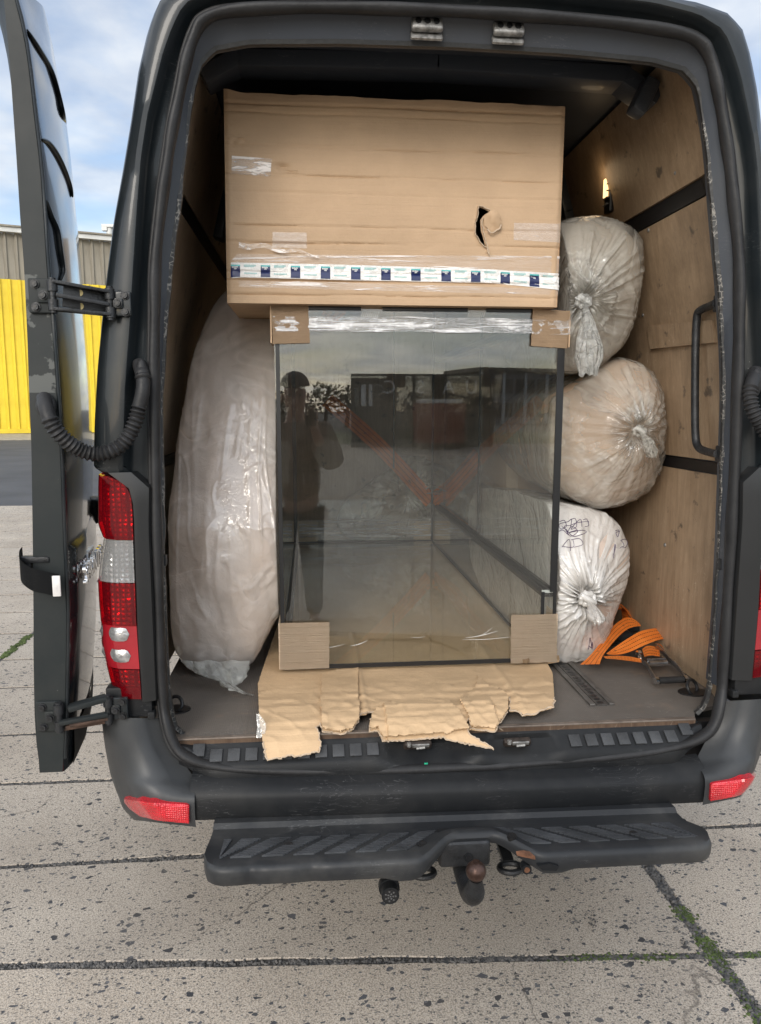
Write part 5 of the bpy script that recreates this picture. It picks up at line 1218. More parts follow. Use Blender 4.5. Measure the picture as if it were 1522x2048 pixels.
def flap(poly, lift, seed, y_top, y_bot):
    PL = [(500 + x / 2.416, 1300 + y / 2.416) for x, y in poly]; b = new(); c_ = 2.6
    x0, y0 = min(x for x, y in PL) - 3, min(y for x, y in PL) - 3; ni, nj = int((max(x for x, y in PL) + 3 - x0) / c_) + 1, int((max(y for x, y in PL) + 3 - y0) / c_) + 1
    kp = {(i, j) for i in range(ni) for j in range(nj) if inpoly(x0 + (i + .5) * c_, y0 + (j + .5) * c_, PL)}; ch = {}
    def vt(i, j):
        if (i, j) not in ch:
            x, y = x0 + i * c_, y0 + j * c_
            if any((i - a_, j - d_) not in kp for a_ in (0, 1) for d_ in (0, 1)): x += 1.6 * nz(x * .4, y * .4, seed); y += 1.6 * nz(x * .37, y * .43, seed + 4)
            h = hit_sheet(x, y); t = sm((y - y_top) / (y_bot - y_top))
            ch[i, j] = b.verts.new(h + V((0, -.004 * t, .0075 + lift * t + .004 * nz(x * .06, y * .09, seed) * t))) if h else None
        return ch[i, j]
    for i, j in sorted(kp):
        v4 = [vt(i, j), vt(i, j + 1), vt(i + 1, j + 1), vt(i + 1, j)]
        if all(v4): b.faces.new(v4)
    fin(b)
    if sum(f.normal.z for f in b.faces) < 0: bmesh.ops.reverse_faces(b, faces=b.faces[:])
    bmesh.ops.solidify(b, geom=b.faces[:], thickness=.0050); return obj('torn_flap', b, CARD_TORN, torn, 45)
flap([(350, 125), (440, 100), (520, 85), (524, 230), (530, 340), (495, 390), (440, 408), (350, 394), (341, 260)], .006, 1, 1345, 1465)
flap([(630, 270), (700, 258), (960, 252), (1010, 300), (1062, 405), (1010, 400), (950, 428), (935, 420), (720, 436), (645, 440), (615, 390), (582, 397), (585, 330)], .010, 5, 1405, 1480)
flap([(1105, 128), (1150, 180), (1215, 196), (1247, 240), (1243, 300), (1182, 398), (1068, 380), (1050, 320), (1015, 245), (1090, 190)], .007, 9, 1355, 1465)
b = new(); run = []
for (x1, y1), (x2, y2) in zip(TEAR[3:-3], TEAR[4:-2]):
    n_ = max(1, int(math.hypot(x2 - x1, y2 - y1) / 4))
    for k in range(n_):
        p = hit_sheet(lerp(x1, x2, k / n_) + 1.2 * R.gauss(0, 1), lerp(y1, y2, k / n_) + 1.0 * R.gauss(0, 1))
        if p: run.append(p + V((0, -.001, -.001)))
add_tube(b, run, lambda i: .0022 + .0013 * abs(nz(i * .7)), 5); obj('torn_edge', b, CARD_PALE, torn, 0)
# hidden carrier that the sheet and the tank rest on
bm = new(); add_box(bm, (-.02, 1.66, .7165), (.92, 2.33, .029)); tag(obj('packing_board', bm, m_card('pale_tan_board', (0.72, 0.53, 0.36), axis='Y', amp=.2), smooth=0), 'flat brown packing board lying on the van floor beneath the glass terrarium', 'board')
# shred of clear film at the sheet's left edge
b = new(); P = [[PY(513 + u * (6 + 14 * math.sin(v * 3)) + 4 * nz(u * 3, v * 3), 1428 + v * 48, .05 - v * .03 + .012 * nz(u * 4, v * 5)) for u in (0, .25, .5, .75, 1)] for v in (0, .2, .4, .6, .8, 1)]; grid(b, P); tag(obj('film_scrap', b, FILM_CLEAR), 'small scrap of clear film sticking out beside the torn cardboard', 'plastic scrap')

# ---- big cardboard box on top
BQ = [V((-.640, .40, 2.588)), V((.422, .40, 2.584)), V((.416, .40, 1.968)), V((-.647, .40, 1.968))]
bigbox = empty('cardboard_box', 'large battered brown cardboard box with white tape lying on top of the terrarium', 'box'); bigbox.location = (-.11, .8, 1.968)
def bx_(name, b, m, sm_=35, parent=None):
    o = obj(name, b, m, parent or bigbox, sm_)
    if parent is None: o.location = -bigbox.location
    return o
HOLE = [(957, 411), (969, 414), (984, 423), (972, 430), (964, 440), (966, 460), (971, 478), (976, 495), (979, 512), (975, 496), (963, 488), (951, 468), (951, 446), (955, 432)]
def box_front(u, v):   # u across 0..1, v down 0..1
    p = BQ[0].lerp(BQ[1], u).lerp(BQ[3].lerp(BQ[2], u), v)
    d = .004 * fbm(u * 3, v * 3, 1) - .004 * math.sin(math.pi * u) * math.sin(math.pi * v)
    for vv, am, ph in ((.045, .0040, 0), (.085, .0022, 1), (.24, .0022, 2), (.375, .0026, 3), (.46, .0014, 8), (.62, .0022, 4), (.70, .0030, 5), (.845, .0030, 9), (.885, .0034, 6), (.955, .0034, 7)):
        w_ = vv + .006 * fbm(u * 3, ph); s = .6 + .9 * fbm(u * 2.2, ph + 20, 0, 2); d -= 2.3 * am * max(0, s) * math.exp(-((v - w_) / .0045) ** 2)
    d -= .010 * math.exp(-(((u - .165) / .02) ** 2 + ((v - .335) / .013) ** 2)) + .004 * math.exp(-(((u - .19) / .05) ** 2 + ((v - .36) / .03) ** 2)) * abs(math.sin(v * 260))
    d -= .006 * math.exp(-(((u - .04) / .03) ** 2 + ((v - .22) / .04) ** 2)) * fbm(u * 60, v * 60)
    d += .0035 * sm((.02 - v) / .02) * fbm(u * 12, 3) ; e = sm((.012 - min(u, 1 - u)) / .012); d -= .006 * e
    return p + V((0, -d, .004 * fbm(u * 7, 30) * sm((.03 - v) / .03) + .010 * sm((.06 - u) / .06) * sm((.05 - v) / .05)))
HU = []
for x, y in HOLE:
    p = PY(x, y, .40); HU.append(((p.x - BQ[0].x) / (BQ[1].x - BQ[0].x), (BQ[0].z - p.z) / (BQ[0].z - BQ[3].z)))
bm = new(); NU, NV = 220, 165
bad = {(i, j) for i in range(NU) for j in range(NV) if inpoly((i + .5) / NU, (j + .5) / NV, HU)}
def bvert(i, j):
    u, v = i / NU + .0010 * nz(i * .9, j * .8) * (0 < i < NU), j / NV + .0010 * nz(i * .7, j * .9, 4) * (0 < j < NV)
    tot = [(i - a_, j - b_) in bad for a_ in (0, 1) for b_ in (0, 1)]
    if any(tot) and not all(tot):
        best = (1e9, u, v)
        for (x1, y1), (x2, y2) in zip(HU, HU[1:] + HU[:1]):
            dx_, dy_ = x2 - x1, y2 - y1; L2 = dx_ * dx_ + dy_ * dy_
            t = max(0, min(1, ((u - x1) * dx_ + (v - y1) * dy_) / L2)) if L2 else 0; qx, qy = x1 + t * dx_, y1 + t * dy_; d = (qx - u) ** 2 + (qy - v) ** 2
            if d < best[0]: best = (d, qx, qy)
        u, v = best[1] + .0008 * nz(i * 2.3, j), best[2] + .001 * nz(j * 2.1, i)
        return bm.verts.new(box_front(u, v) + V((0, -.003 - .004 * abs(nz(i * .8, j * .9)), 0)))
    return bm.verts.new(box_front(u, v))
vv_ = [[bvert(i, j) for j in range(NV + 1)] for i in range(NU + 1)]
for i in range(NU):
    for j in range(NV):
        if (i, j) in bad: continue
        bm.faces.new((vv_[i][j], vv_[i][j + 1], vv_[i + 1][j + 1], vv_[i + 1][j]))
fin(bm)
if sum(f.normal.y for f in bm.faces) > 0: bmesh.ops.reverse_faces(bm, faces=bm.faces[:])
bmesh.ops.solidify(bm, geom=bm.faces[:], thickness=.004)
bx_('front_panel', bm, CARD, 60)
bm = new(); DB = V((0, .78, 0)); dep = V((0, .0045, 0))
q = [p + dep for p in BQ]; vs = [bm.verts.new(p) for p in q] + [bm.verts.new(p + DB) for p in q]
for f in ((0, 1, 5, 4), (1, 2, 6, 5), (2, 3, 7, 6), (3, 0, 4, 7), (4, 5, 6, 7)): bm.faces.new([vs[i] for i in f])
bmesh.ops.subdivide_edges(bm, edges=bm.edges[:], cuts=14, use_grid_fill=True)
for v in bm.verts: v.co.z += .003 * fbm(v.co.x * 6, v.co.y * 6) * (v.co.z > 2.5)
fin(bm); bmesh.ops.reverse_faces(bm, faces=[f for f in bm.faces if f.normal.dot(f.calc_center_median() - V((-.11, .8, 2.28))) < 0])
bm.faces.ensure_lookup_table()
bx_('box_body', bm, CARD, 30)
# bottom flap joint, torn flap at the hole
b = new(); add_box(b, (-.11, .79, 1.966), (1.04, .004, .002)); bx_('flap_joint', b, CARD_EDGE, 0)
FL = [(967, 434), (974, 427), (981, 421), (988, 419), (995, 424), (1001, 430), (999, 437), (1004, 444), (999, 450), (1000, 456), (992, 459), (988, 465), (979, 463), (975, 456), (969, 451)]
b = new(); cx0, cy0 = 985, 441; rg = []
for f in (1, .72, .4):
    rg.append([b.verts.new(PY(cx0 + (x - cx0) * f, cy0 + (y - cy0) * f, .389 - .010 * (1 - f) + .004 * nz(x * .2, y * .2) - .006 * ((x - 985) / 20 + (441 - y) / 24))) for x, y in FL])
for A, B in zip(rg, rg[1:]):
    for k in range(len(A)): b.faces.new((A[k], A[(k + 1) % len(A)], B[(k + 1) % len(A)], B[k]))
b.faces.new(rg[-1]); bmesh.ops.recalc_face_normals(b, faces=b.faces[:]); bmesh.ops.solidify(b, geom=b.faces[:], thickness=.004); bx_('torn_flap', b, CARD, 60)
b = new(); run = [PY(x + R.gauss(0, 1.2), y + R.gauss(0, 1.0), .388) for x, y in ((975, 458), (981, 465), (989, 466), (994, 461), (1000, 457), (1003, 449))]; add_tube(b, run, .003, 5); bx_('flap_edge', b, CARD_PALE, 0)
b = new(); run = [PY(x + R.gauss(0, .8), y + R.gauss(0, .8), .394) for i in range(len(HOLE)) for x, y in [(lerp(HOLE[i][0], HOLE[(i + 1) % len(HOLE)][0], k / 4), lerp(HOLE[i][1], HOLE[(i + 1) % len(HOLE)][1], k / 4)) for k in range(4)]]; add_tube(b, run, lambda i: .0012 + .0016 * abs(nz(i * .9)), 5, True); bx_('torn_edge', b, CARD_PALE, 0)
# white printed tape
def tape_pt(s, t): # s 0..1 along, t 0..1 down
    top = itp([(0, 525), (.08, 526), (.35, 529), (.6, 534), (.8, 539), (1, 547)], s); bot = itp([(0, 557), (.05, 555), (.35, 560), (.6, 563), (.8, 566), (1, 580)], s)
    x = lerp(456, 1119, s) + (2.5 * nz(t * 6, 2) if s in (0, 1) else 0)
    p = PY(x, lerp(top, bot, t), .40); u = (p.x - BQ[0].x) / (BQ[1].x - BQ[0].x); v = (BQ[0].z - p.z) / (BQ[0].z - BQ[3].z)
    q = box_front(u, v); return V((p.x, q.y - .0014 - .0012 * abs(fbm(s * 14, t * 6, 3)), p.z))
b = new(); grid(b, [[tape_pt(s / 160, t / 12) for t in range(13)] for s in range(161)]); tp = bx_('printed_tape', fin(b), TAPE, 60)
for k, xc in enumerate((471, 531, 591, 651, 711.5, 772, 832, 892.5, 951.5, 1010.5, 1069)):
    s0, s1 = (xc - 9.5 - 456) / 663, (xc + 9.5 - 456) / 663
    t0, t1 = .14, .95
    for t_a, t_b, m, nm, o in ((t0 + .10, t1, NAVY, 'navy_square', -.0009), (t0, t0 + .10, TEAL, 'teal_stripe', -.0009)):
        b = new(); grid(b, [[tape_pt(lerp(s0, s1, i / 8), lerp(t_a, t_b, j / 8)) + V((0, o, 0)) for j in range(9)] for i in range(9)]); obj(nm, fin(b), m, tp, 60)
    b = new()
    for r_, (ta, na) in enumerate(((.30, 7), (.40, 3))):
        for q in range(na):
            s = lerp(s0, s1, .16 + .09 * q + .25 * r_); c = tape_pt(s, ta + .02 * nz(q * 3.1, k)); add_box(b, c + V((0, -.0014, 0)), (.0016 + .0008 * nz(q, k), .0003, .004 + .002 * nz(q * 2.2, k)))
    tag(obj('small_print', b, WHITE, tp, 0), kind='stuff')
    b = new()
    for ta, na in ((.18, 13), (.25, 11), (.72, 14)):
        for q in range(na):
            s = lerp(s1, s1 + .0625, .2 + .045 * q)
            if s > .985: continue
            c = tape_pt(s, ta); add_box(b, c + V((0, -.0011, 0)), (.0013, .0003, .0042 + .002 * nz(q * 2.7, k + ta)))
    if len(b.verts): tag(obj('small_print', b, TEAL, tp, 0), kind='stuff')
    else: b.free()
# clear tape pieces
def patch(quad, name, m, rough=.002, n=26):
    b = new(); P = []
    q = [PY(*p, .40) for p in quad]
    for i in range(n + 1):
        row = []
        for j in range(n + 1):
            p = q[0].lerp(q[1], i / n).lerp(q[3].lerp(q[2], i / n), j / n); u = (p.x - BQ[0].x) / (BQ[1].x - BQ[0].x); v = (BQ[0].z - p.z) / (BQ[0].z - BQ[3].z)
            f = box_front(u, v); row.append(V((p.x, f.y - .0012 - rough * abs(fbm(u * 40, v * 40, 2)), p.z)))
        P.append(row)
    grid(b, P); return bx_(name, fin(b), m, 60)
def m_streak(name, lo, hi, sc, base):
    b = MB(name); f = b.noise(5, 5, .65, b.map(sc), 1.0); k = b.ramp(f, lo, hi); op = b.math('ADD', b.math('MULTIPLY', k, .85), base)
    d = b.n('ShaderNodeBsdfDiffuse'); d.inputs[0].default_value = (.86, .80, .76, 1); tr = b.n('ShaderNodeBsdfTransparent'); g = b.n('ShaderNodeBsdfGlossy'); g.inputs['Roughness'].default_value = .2; b.l(b.bump(f, .5, .01), g.inputs['Normal'])
    m1 = b.n('ShaderNodeMixShader'); b.l(op, m1.inputs[0]); b.l(tr.outputs[0], m1.inputs[1]); b.l(d.outputs[0], m1.inputs[2])
    m2 = b.n('ShaderNodeMixShader'); m2.inputs[0].default_value = .07; b.l(m1.outputs[0], m2.inputs[1]); b.l(g.outputs[0], m2.inputs[2]); b.l(m2.outputs[0], b.out.inputs[0]); return b.m
STK1 = m_streak('creased_clear_tape', .46, .54, (1, 1, 9), .1); STK2 = m_streak('smooth_clear_tape', .62, .8, (3, 3, 14), .20); STK3 = m_streak('wide_clear_tape', .56, .66, (.8, 1, 12), .07)
patch([(464, 312), (543, 317), (541, 353), (463, 347)], 'clear_tape', STK1); patch([(545, 464), (613, 465), (614, 497), (545, 495)], 'clear_tape', STK2); patch([(1028, 446), (1122, 448), (1121, 485), (1027, 480)], 'clear_tape', STK2)
patch([(476, 508), (1121, 512), (1119, 552), (458, 526)], 'clear_tape', STK3); patch([(458, 558), (1118, 578), (1117, 590), (458, 574)], 'clear_tape', STK3)
b = new(); P = []
for k in range(60):
    t = k / 59; x = lerp(478, 660, t); y = 490 + 26 * t ** 1.3 + 3 * math.sin(t * 17); wv = 10 * (1 - t) ** .7 + 2
    P.append([(lambda p: V((p.x, .394 - .006 * abs(fbm(t * 20, j * 2.3)) - .004, p.z)))(PY(x, y - wv / 2 + wv * j / 5, .394)) for j in range(6)])
grid(b, P); bx_('loose_film_strip', fin(b), m_streak('loose_film', .46, .62, (4, 1, 9), .08), 60)
# ---- plastic sacks
def bag(name, label, cat, outline, Yc, front, back, knot, seed, film, fill, group=None, xmin=None, xmax=None, pleat=.05, npl=5.0, sag=.06, flat=.62, crink=.010, zmin=None, lean=0.0, zl=.8):
    """body of revolution round the knot: outline traced at depth Yc, pleats gathered into the knot"""
    pts = []
    for x, y in outline:
        Y_ = Yc
        for _ in range(6): Y_ = Yc + lean * max(0, PY(x, y, Y_).z - zl)
        pts.append(PY(x, y, Y_))
    k3 = PY(*knot, front); c = sum(pts, V()) / len(pts); c.y = Yc
    poly = [(p.x - c.x, p.z - c.z) for p in pts]
    def rad(th):
        dx_, dz_ = math.cos(th), math.sin(th); best = 0.05
        for (x1, z1), (x2, z2) in zip(poly, poly[1:] + poly[:1]):
            ex, ez = x2 - x1, z2 - z1; den = dx_ * ez - dz_ * ex
            if abs(den) < 1e-9: continue
            t = (x1 * ez - z1 * ex) / den; s = (x1 * dz_ - z1 * dx_) / den
            if t > 0 and -1e-6 <= s <= 1 + 1e-6: best = max(best, t)
        return best
    NT, NP = 220, 120
    RR = [rad(2 * math.pi * i / NT) for i in range(NT)]; RS = [sum(RR[(i + d) % NT] for d in range(-4, 5)) / 9 * .978 for i in range(NT)]
    root = empty(name, label, cat, group); root.location = (c.x, c.y, min(p.z for p in pts))
    def surf(shr, wr):
        b = new(); rings = []
        for j in range(1, NP):
            ph = math.pi * j / NP; s = math.sin(ph) ** flat; cy = math.cos(ph); cy = math.copysign(abs(cy) ** .8, cy)
            r = []
            kw = sm(cy) * (1 - (1 - max(0, cy)) ** 2)
            for i in range(NT):
                th = 2 * math.pi * i / NT; ct, st = math.cos(th), math.sin(th)
                q = abs(nz(ct * npl + seed, st * npl, ph * .5 + seed)) ; q2 = abs(nz(ct * npl * 2.7 + seed, st * npl * 2.7, ph * .9 + 5))
                g = math.exp(-ph / (.55 + .5 * abs(nz(ct * 1.6 + seed, st * 1.6, 2)))) * sm(ph / .16) * (.35 + 1.3 * max(0, .5 + nz(ct * 1.4 + seed, st * 1.4, 8))) if cy > 0 else 0
                rr = RS[i] * s * shr
                x = c.x + rr * ct; z = c.z + rr * st
                x = lerp(x, k3.x + rr * ct * .55, kw * .9); z = lerp(z, k3.z + rr * st * .55, kw * .9)
                yv = Yc - (Yc - front) * cy if cy > 0 else Yc - (back - Yc) * cy
                if wr:
                    rq = 1 - min(1, q * 2.6); rq2 = 1 - min(1, q2 * 2.4)
                    yv -= pleat * g * (1.1 * rq * rq + .55 * rq2 * rq2 - .35)
                    yv += sag * .5 * math.exp(-(ph / .13) ** 2)
                    nrm = V((ct * s, -cy, st * s)).normalized()
                    c1 = 1 - min(1, abs(nz(x * 4.5 + seed, yv * 4.5, z * 4.5 + .5 * nz(x * 9, z * 9))) * 8); c2 = 1 - min(1, abs(nz(x * 11, yv * 11 + seed, z * 8)) * 5)
                    w_ = crink * (1.5 * fbm(x * 3 + seed, yv * 3, z * 3, 2) + .55 * c1 * c1 + .12 * c2 * c2 - .3)
                    x += nrm.x * w_; yv += nrm.y * w_; z += nrm.z * w_
                yv += lean * max(0, z - zl)
                if xmin is not None: x = max(x, xmin + .012 * abs(fbm(z * 3, yv * 2.5, seed, 2)) * (1 if shr == 1 else 0) + (.016 if shr < 1 else 0))
                if xmax is not None: x = min(x, xmax - (.004 if shr < 1 else 0))
                if zmin is not None: z = max(z, zmin + (.003 if shr < 1 else 0))
                r.append(V((x, yv + (.012 + .05 * math.exp(-(ph / .35) ** 2) if shr < 1 else 0), z)))
            rings.append(r)
        vs = loft(b, rings, True)
        b.faces.new(vs[0]); b.faces.new(list(reversed(vs[-1])))
        return fin(b)
    o = obj('plastic_film', surf(1.0, True), film, root, 180); o.location = -root.location
    if fill: i_ = obj('filling', surf(.965, False), fill, root, 180); i_.location = -root.location
    return root, k3, o
def knot_parts(root, k3, film, tail, size=.026, seed=0):
    b = new(); rr = random.Random(seed)
    ring = [k3 + V((math.cos(a) * size, -.012 + .006 * math.sin(a * 2), math.sin(a) * size * .75)) for a in [k * math.pi / 10 for k in range(20)]]
    add_tube(b, ring, lambda i: size * .50 * (1 + .25 * math.sin(i * 2.3)), 10, True)
    add_tube(b, [k3 + V((-size, -.02, size * .7)), k3 + V((0, -.032, 0)), k3 + V((size, -.02, -size * .6))], lambda i: size * (.45, .6, .4)[i], 10)
    for v in b.verts: v.co += V((nz(*(v.co * 60)), nz(*(v.co * 55 + V((5, 0, 0)))), nz(*(v.co * 50)))) * size * .16
    o = obj('knot', fin(b), film, root, 60); o.location = -root.location
    # free end of the sack below the knot
    b = new(); P = []; n = 26
    for j in range(n + 1):
        t = j / n; cpt = k3.lerp(tail[0], t) + V((0, -.025 - .03 * math.sin(math.pi * t * .8), 0)); wv = lerp(size * .45, tail[1], sm(t * 1.4)) * (1 - .35 * sm((t - .75) / .25)); row = []
        for i in range(33):
            u = i / 32 * 2 - 1
            row.append(cpt + V((u * wv, -.030 * math.sqrt(max(0, 1 - u * u)) * sm(t * 3) + .008 * nz(u * 5, t * 4, seed) * (1 + t) + .006 * abs(nz(u * 13, t * 7, seed)), .014 * nz(u * 3, seed + 2) * t)))
        P.append(row)
    grid(b, P); bmesh.ops.solidify(b, geom=b.faces[:], thickness=.0012)
    o = obj('loose_end', fin(b), film, root, 60); o.location = -root.location
SACKS = 'filled plastic sacks stacked along the right wall'
r1, k1, f1 = bag('clear_sack', 'clear knotted plastic sack with beige filling, topmost beside the big box', 'plastic sack', [(1150, 430), (1200, 427), (1245, 447), (1277, 482), (1283, 540), (1277, 600), (1264, 660), (1244, 700), (1195, 738), (1150, 750), (1090, 745), (1062, 700), (1050, 600), (1060, 500), (1100, 445)], .66, .44, 1.5, (1164, 603), 3.0, FILM_CLEAR, FOAM_GREY, SACKS, xmin=.470, pleat=.055, npl=4.5)
knot_parts(r1, k1, m_film('crinkled_film', (.86, .86, .83), .50, 26, .9, .16, 1.4, .45), (PY(1166, 752, .40), .046), .020, 1)
r2, k2, f2 = bag('clear_sack', 'clear knotted sack of pinkish filling, middle of the three stacked at right', 'plastic sack', [(1165, 745), (1200, 715), (1240, 708), (1285, 724), (1312, 762), (1318, 850), (1310, 930), (1287, 982), (1238, 1016), (1190, 1022), (1130, 1000), (1095, 960), (1080, 880), (1095, 790)], .72, .46, 1.9, (1276, 862), 9.0, FILM_CLEAR, FOAM, SACKS, xmin=.472, pleat=.05, npl=4.2)
knot_parts(r2, k2, m_film('crinkled_film', (.84, .82, .76), .45, 22, .8, .16, 1.3, .4), (PY(1290, 912, .43), .022), .018, 2)
r3, k3_, f3 = bag('white_sack', 'white knotted plastic sack with purple scribbles, lowest on the van floor', 'plastic sack', [(1060, 1000), (1150, 1006), (1205, 1014), (1240, 1038), (1262, 1088), (1257, 1150), (1240, 1200), (1216, 1262), (1190, 1312), (1150, 1338), (1090, 1345), (1040, 1300), (1020, 1200), (1020, 1080)], .66, .44, 2.1, (1172, 1196), 17.0, FILM_WHITE, FOAM_PALE, SACKS, xmin=.472, pleat=.06, npl=5.0, zmin=.703)
knot_parts(r3, k3_, FILM_WHITE, (PY(1184, 1238, .41), .030), .024, 3)
# purple scribble on the white sack
dg = bpy.context.evaluated_depsgraph_get()
def caster(o):
    me = o.data; vs = [o.matrix_world @ v.co for v in me.vertices]; dg.update(); M = Matrix.Translation(o.parent.location) @ Matrix.Translation(o.location)
    return BVHTree.FromPolygons([M @ v.co for v in me.vertices], [p.vertices[:] for p in me.polygons])
bv3 = caster(f3)
def stroke(b, pts, r=.0011):
    q = []
    for p in spline([(x, y, 0) for x, y in pts], 5):
        d = ray(p.x, p.y).normalized(); h = bv3.ray_cast(CAM, d)
        if h[0] is not None and h[0].y < 1.2: q.append(h[0] - d * .0018)
    if len(q) > 2: add_tube(b, q, r, 4)
b = new(); z_ = lambda x, y: (1080 + x / 4.11, 980 + y / 4.11)
sc_ = [[(160, 260), (200, 250), (215, 300), (170, 320), (160, 280), (230, 260), (260, 240), (250, 310)], [(155, 340), (190, 330), (235, 370), (200, 300), (250, 290), (300, 270), (390, 258), (400, 265)], [(250, 245), (290, 235), (300, 300), (255, 320), (330, 240), (345, 300)], [(180, 300), (220, 330), (270, 380), (330, 370), (382, 345), (340, 330), (240, 350), (300, 330)], [(220, 360), (260, 300), (310, 340), (250, 380), (215, 320)], [(355, 245), (385, 240), (400, 290), (370, 300)], [(180, 470), (240, 405), (250, 500)], [(190, 465), (275, 468), (270, 405)], [(255, 410), (325, 400), (352, 447), (280, 470)], [(620, 335), (650, 332), (640, 385), (625, 350), (655, 340)], [(655, 480), (665, 470), (690, 460), (680, 430), (665, 415), (700, 405), (720, 430), (705, 470), (680, 475)], [(700, 400), (740, 395), (738, 440)], [(605, 530), (620, 470), (615, 450), (605, 560)], [(398, 1310), (405, 1260), (412, 1215), (425, 1290), (430, 1250), (432, 1300), (400, 1280)], [(418, 1235), (428, 1310)]]
for s in sc_: stroke(b, [z_(*p) for p in s])
o = obj('pen_scribble', b, INK, r3, 60); o.location = -r3.location
tag(o, kind='stuff')
# left: tall wrapped bundle
LO = [(455, 552), (418, 610), (392, 670), (383, 730), (372, 790), (352, 890), (344, 980), (337, 1080), (334, 1180), (337, 1260), (349, 1320), (375, 1352), (430, 1364), (490, 1354), (525, 1310), (545, 1250), (600, 1200), (600, 700), (560, 560), (510, 545)]
rl, kl, fl_ = bag('wrapped_bundle', 'tall pale bundle wrapped in milky plastic film standing left of the terrarium', 'wrapped bundle', LO, .58, .43, .95, (455, 1000), 31.0, FILM_MILKY, FOAM_PALE, None, xmin=-.885, xmax=-.512, pleat=.0, npl=3, sag=0, flat=.34, crink=.010, zmin=.703, lean=.42, zl=1.25)
for v in fl_.data.vertices:      # long vertical drags in the film
    x, y, z = v.co
    if y < .62 + .42 * max(0, z - 1.25): v.co.y += .006 * nz(x * 12, z * .9, 9) - .007 * max(0, 1 - abs(nz(x * 20 + .8 * nz(z * 3, x * 4), z * 1.1, 3)) * 7) ** 2 - .005 * max(0, 1 - abs(nz(x * 9 + z * 4, z * 5 - x * 3, 6)) * 8) ** 2 - .004 * (1 - min(1, abs(nz(x * 6, z * 6, 4)) * 5)) * sm((1.1 - z) / .3)
fl_.data.update()
# its gathered tail on the floor
b = new(); P = []
for j in range(22):
    t = j / 21; a = lerp(0, 1, t); row = []
    cx_ = itp([(0, 430), (.5, 448), (1, 478)], t); cy_ = itp([(0, 1322), (.5, 1362), (1, 1385)], t); wv = itp([(0, 70), (.35, 52), (.62, 18), (.8, 26), (1, 32)], t)
    for i in range(25):
        u = i / 24 * 2 - 1; yv = itp([(0, .46), (.5, .395), (1, .34)], t) - .02 * math.sqrt(1 - u * u) * (1 - t * .4) + .012 * nz(u * 4, t * 5, 3)
        p = PY(cx_ + u * wv * (1 + .1 * nz(t * 9, 2)) + (6 * nz(u * 6, 8) if j == 21 else 0), cy_ + u * 10 * t + 4 * nz(u * 3, t * 3), yv); p.z = max(p.z, .706 + .004 * abs(nz(u * 7, t * 6))); row.append(p)
    P.append(row)
grid(b, P); bmesh.ops.solidify(b, geom=b.faces[:], thickness=.001); o = obj('gathered_tail', fin(b), m_film('tail_film', (.82, .83, .79), .38, 14, .7, .16, 1.2, .4), rl, 60); o.location = -rl.location

# ---- things seen through the tank
nb = empty('cardboard_carton', 'upright brown carton standing behind the sacks, seen through the tank', 'box'); 
c0, c1 = PY(1016, 820, 1.62), PY(1150, 985, 1.62); nb.location = ((c0.x + c1.x) / 2, 1.9, c1.z)
b = new(); add_box(b, ((0, 0, (c0.z - c1.z) / 2)), (c1.x - c0.x, .56, c0.z - c1.z), bev=.004); obj('body', b, CARD, nb)
b = new(); add_box(b, (-(c1.x - c0.x) / 2 + .03, -.2805, (c0.z - c1.z) / 2), (.06, .003, c0.z - c1.z - .01)); obj('corner_strip', b, CARD_PALE, nb, 0)
b = new(); add_box(b, (0, 0, c0.z - c1.z + .004), (c1.x - c0.x - .01, .5, .004)); obj('lid', b, CARD, nb, 0)
rb, kb, fb = bag('wrapped_bundle', 'low bundle of clear wrapped bedding lying behind the terrarium', 'wrapped bundle', [(770, 950), (800, 915), (850, 912), (900, 935), (940, 985), (930, 1060), (860, 1085), (700, 1085), (660, 1060), (680, 1000)], 3.03, 2.93, 3.2, (820, 990), 51.0, FILM_CLEAR, FOAM_GREY, None, pleat=.03, flat=.5, crink=.03, zmin=.703)
b = new(); sp_ = [PY(655, 800, 2.90), PY(760, 893, 2.90), PY(862, 1003, 2.90)]; sp_mirror = [PY(862, 1003, 2.90), PY(905, 968, 2.95), PY(957, 908, 3.0)]  # second leg is the strap's reflection in the side pane, modelled as webbing
def ribbon(b, A, B, th=.0018, n=8, u0=0):
    """webbing between two edge lines; UV u along, v across"""
    a = spline(A, n); c = spline(B, n); uvl = b.loops.layers.uv.get('UVMap') or b.loops.layers.uv.new('UVMap')
    L = [u0]
    for p, q in zip(a, a[1:]): L.append(L[-1] + (q - p).length)
    rows_ = [[b.verts.new(p.lerp(q, j / 4)) for j in range(5)] for p, q in zip(a, c)]
    for i in range(len(rows_) - 1):
        for j in range(4):
            f = b.faces.new((rows_[i][j], rows_[i][j + 1], rows_[i + 1][j + 1], rows_[i + 1][j]))
            for l, (uu, vv2) in zip(f.loops, ((L[i], j / 4), (L[i], (j + 1) / 4), (L[i + 1], (j + 1) / 4), (L[i + 1], j / 4))): l[uvl].uv = (uu, vv2)
    return L[-1]
up_ = V((.035, 0, .035)); up2 = V((-.035, 0, .035))
ribbon(b, [p + up_ for p in sp_], [p - up_ for p in sp_]); ribbon(b, [p + up2 for p in sp_mirror], [p - up2 for p in sp_mirror])
tag(obj('lashing_strap', b, WEB, smooth=60), 'taut orange lashing strap crossing behind the terrarium, with its mirror image modelled as a second leg', 'strap')

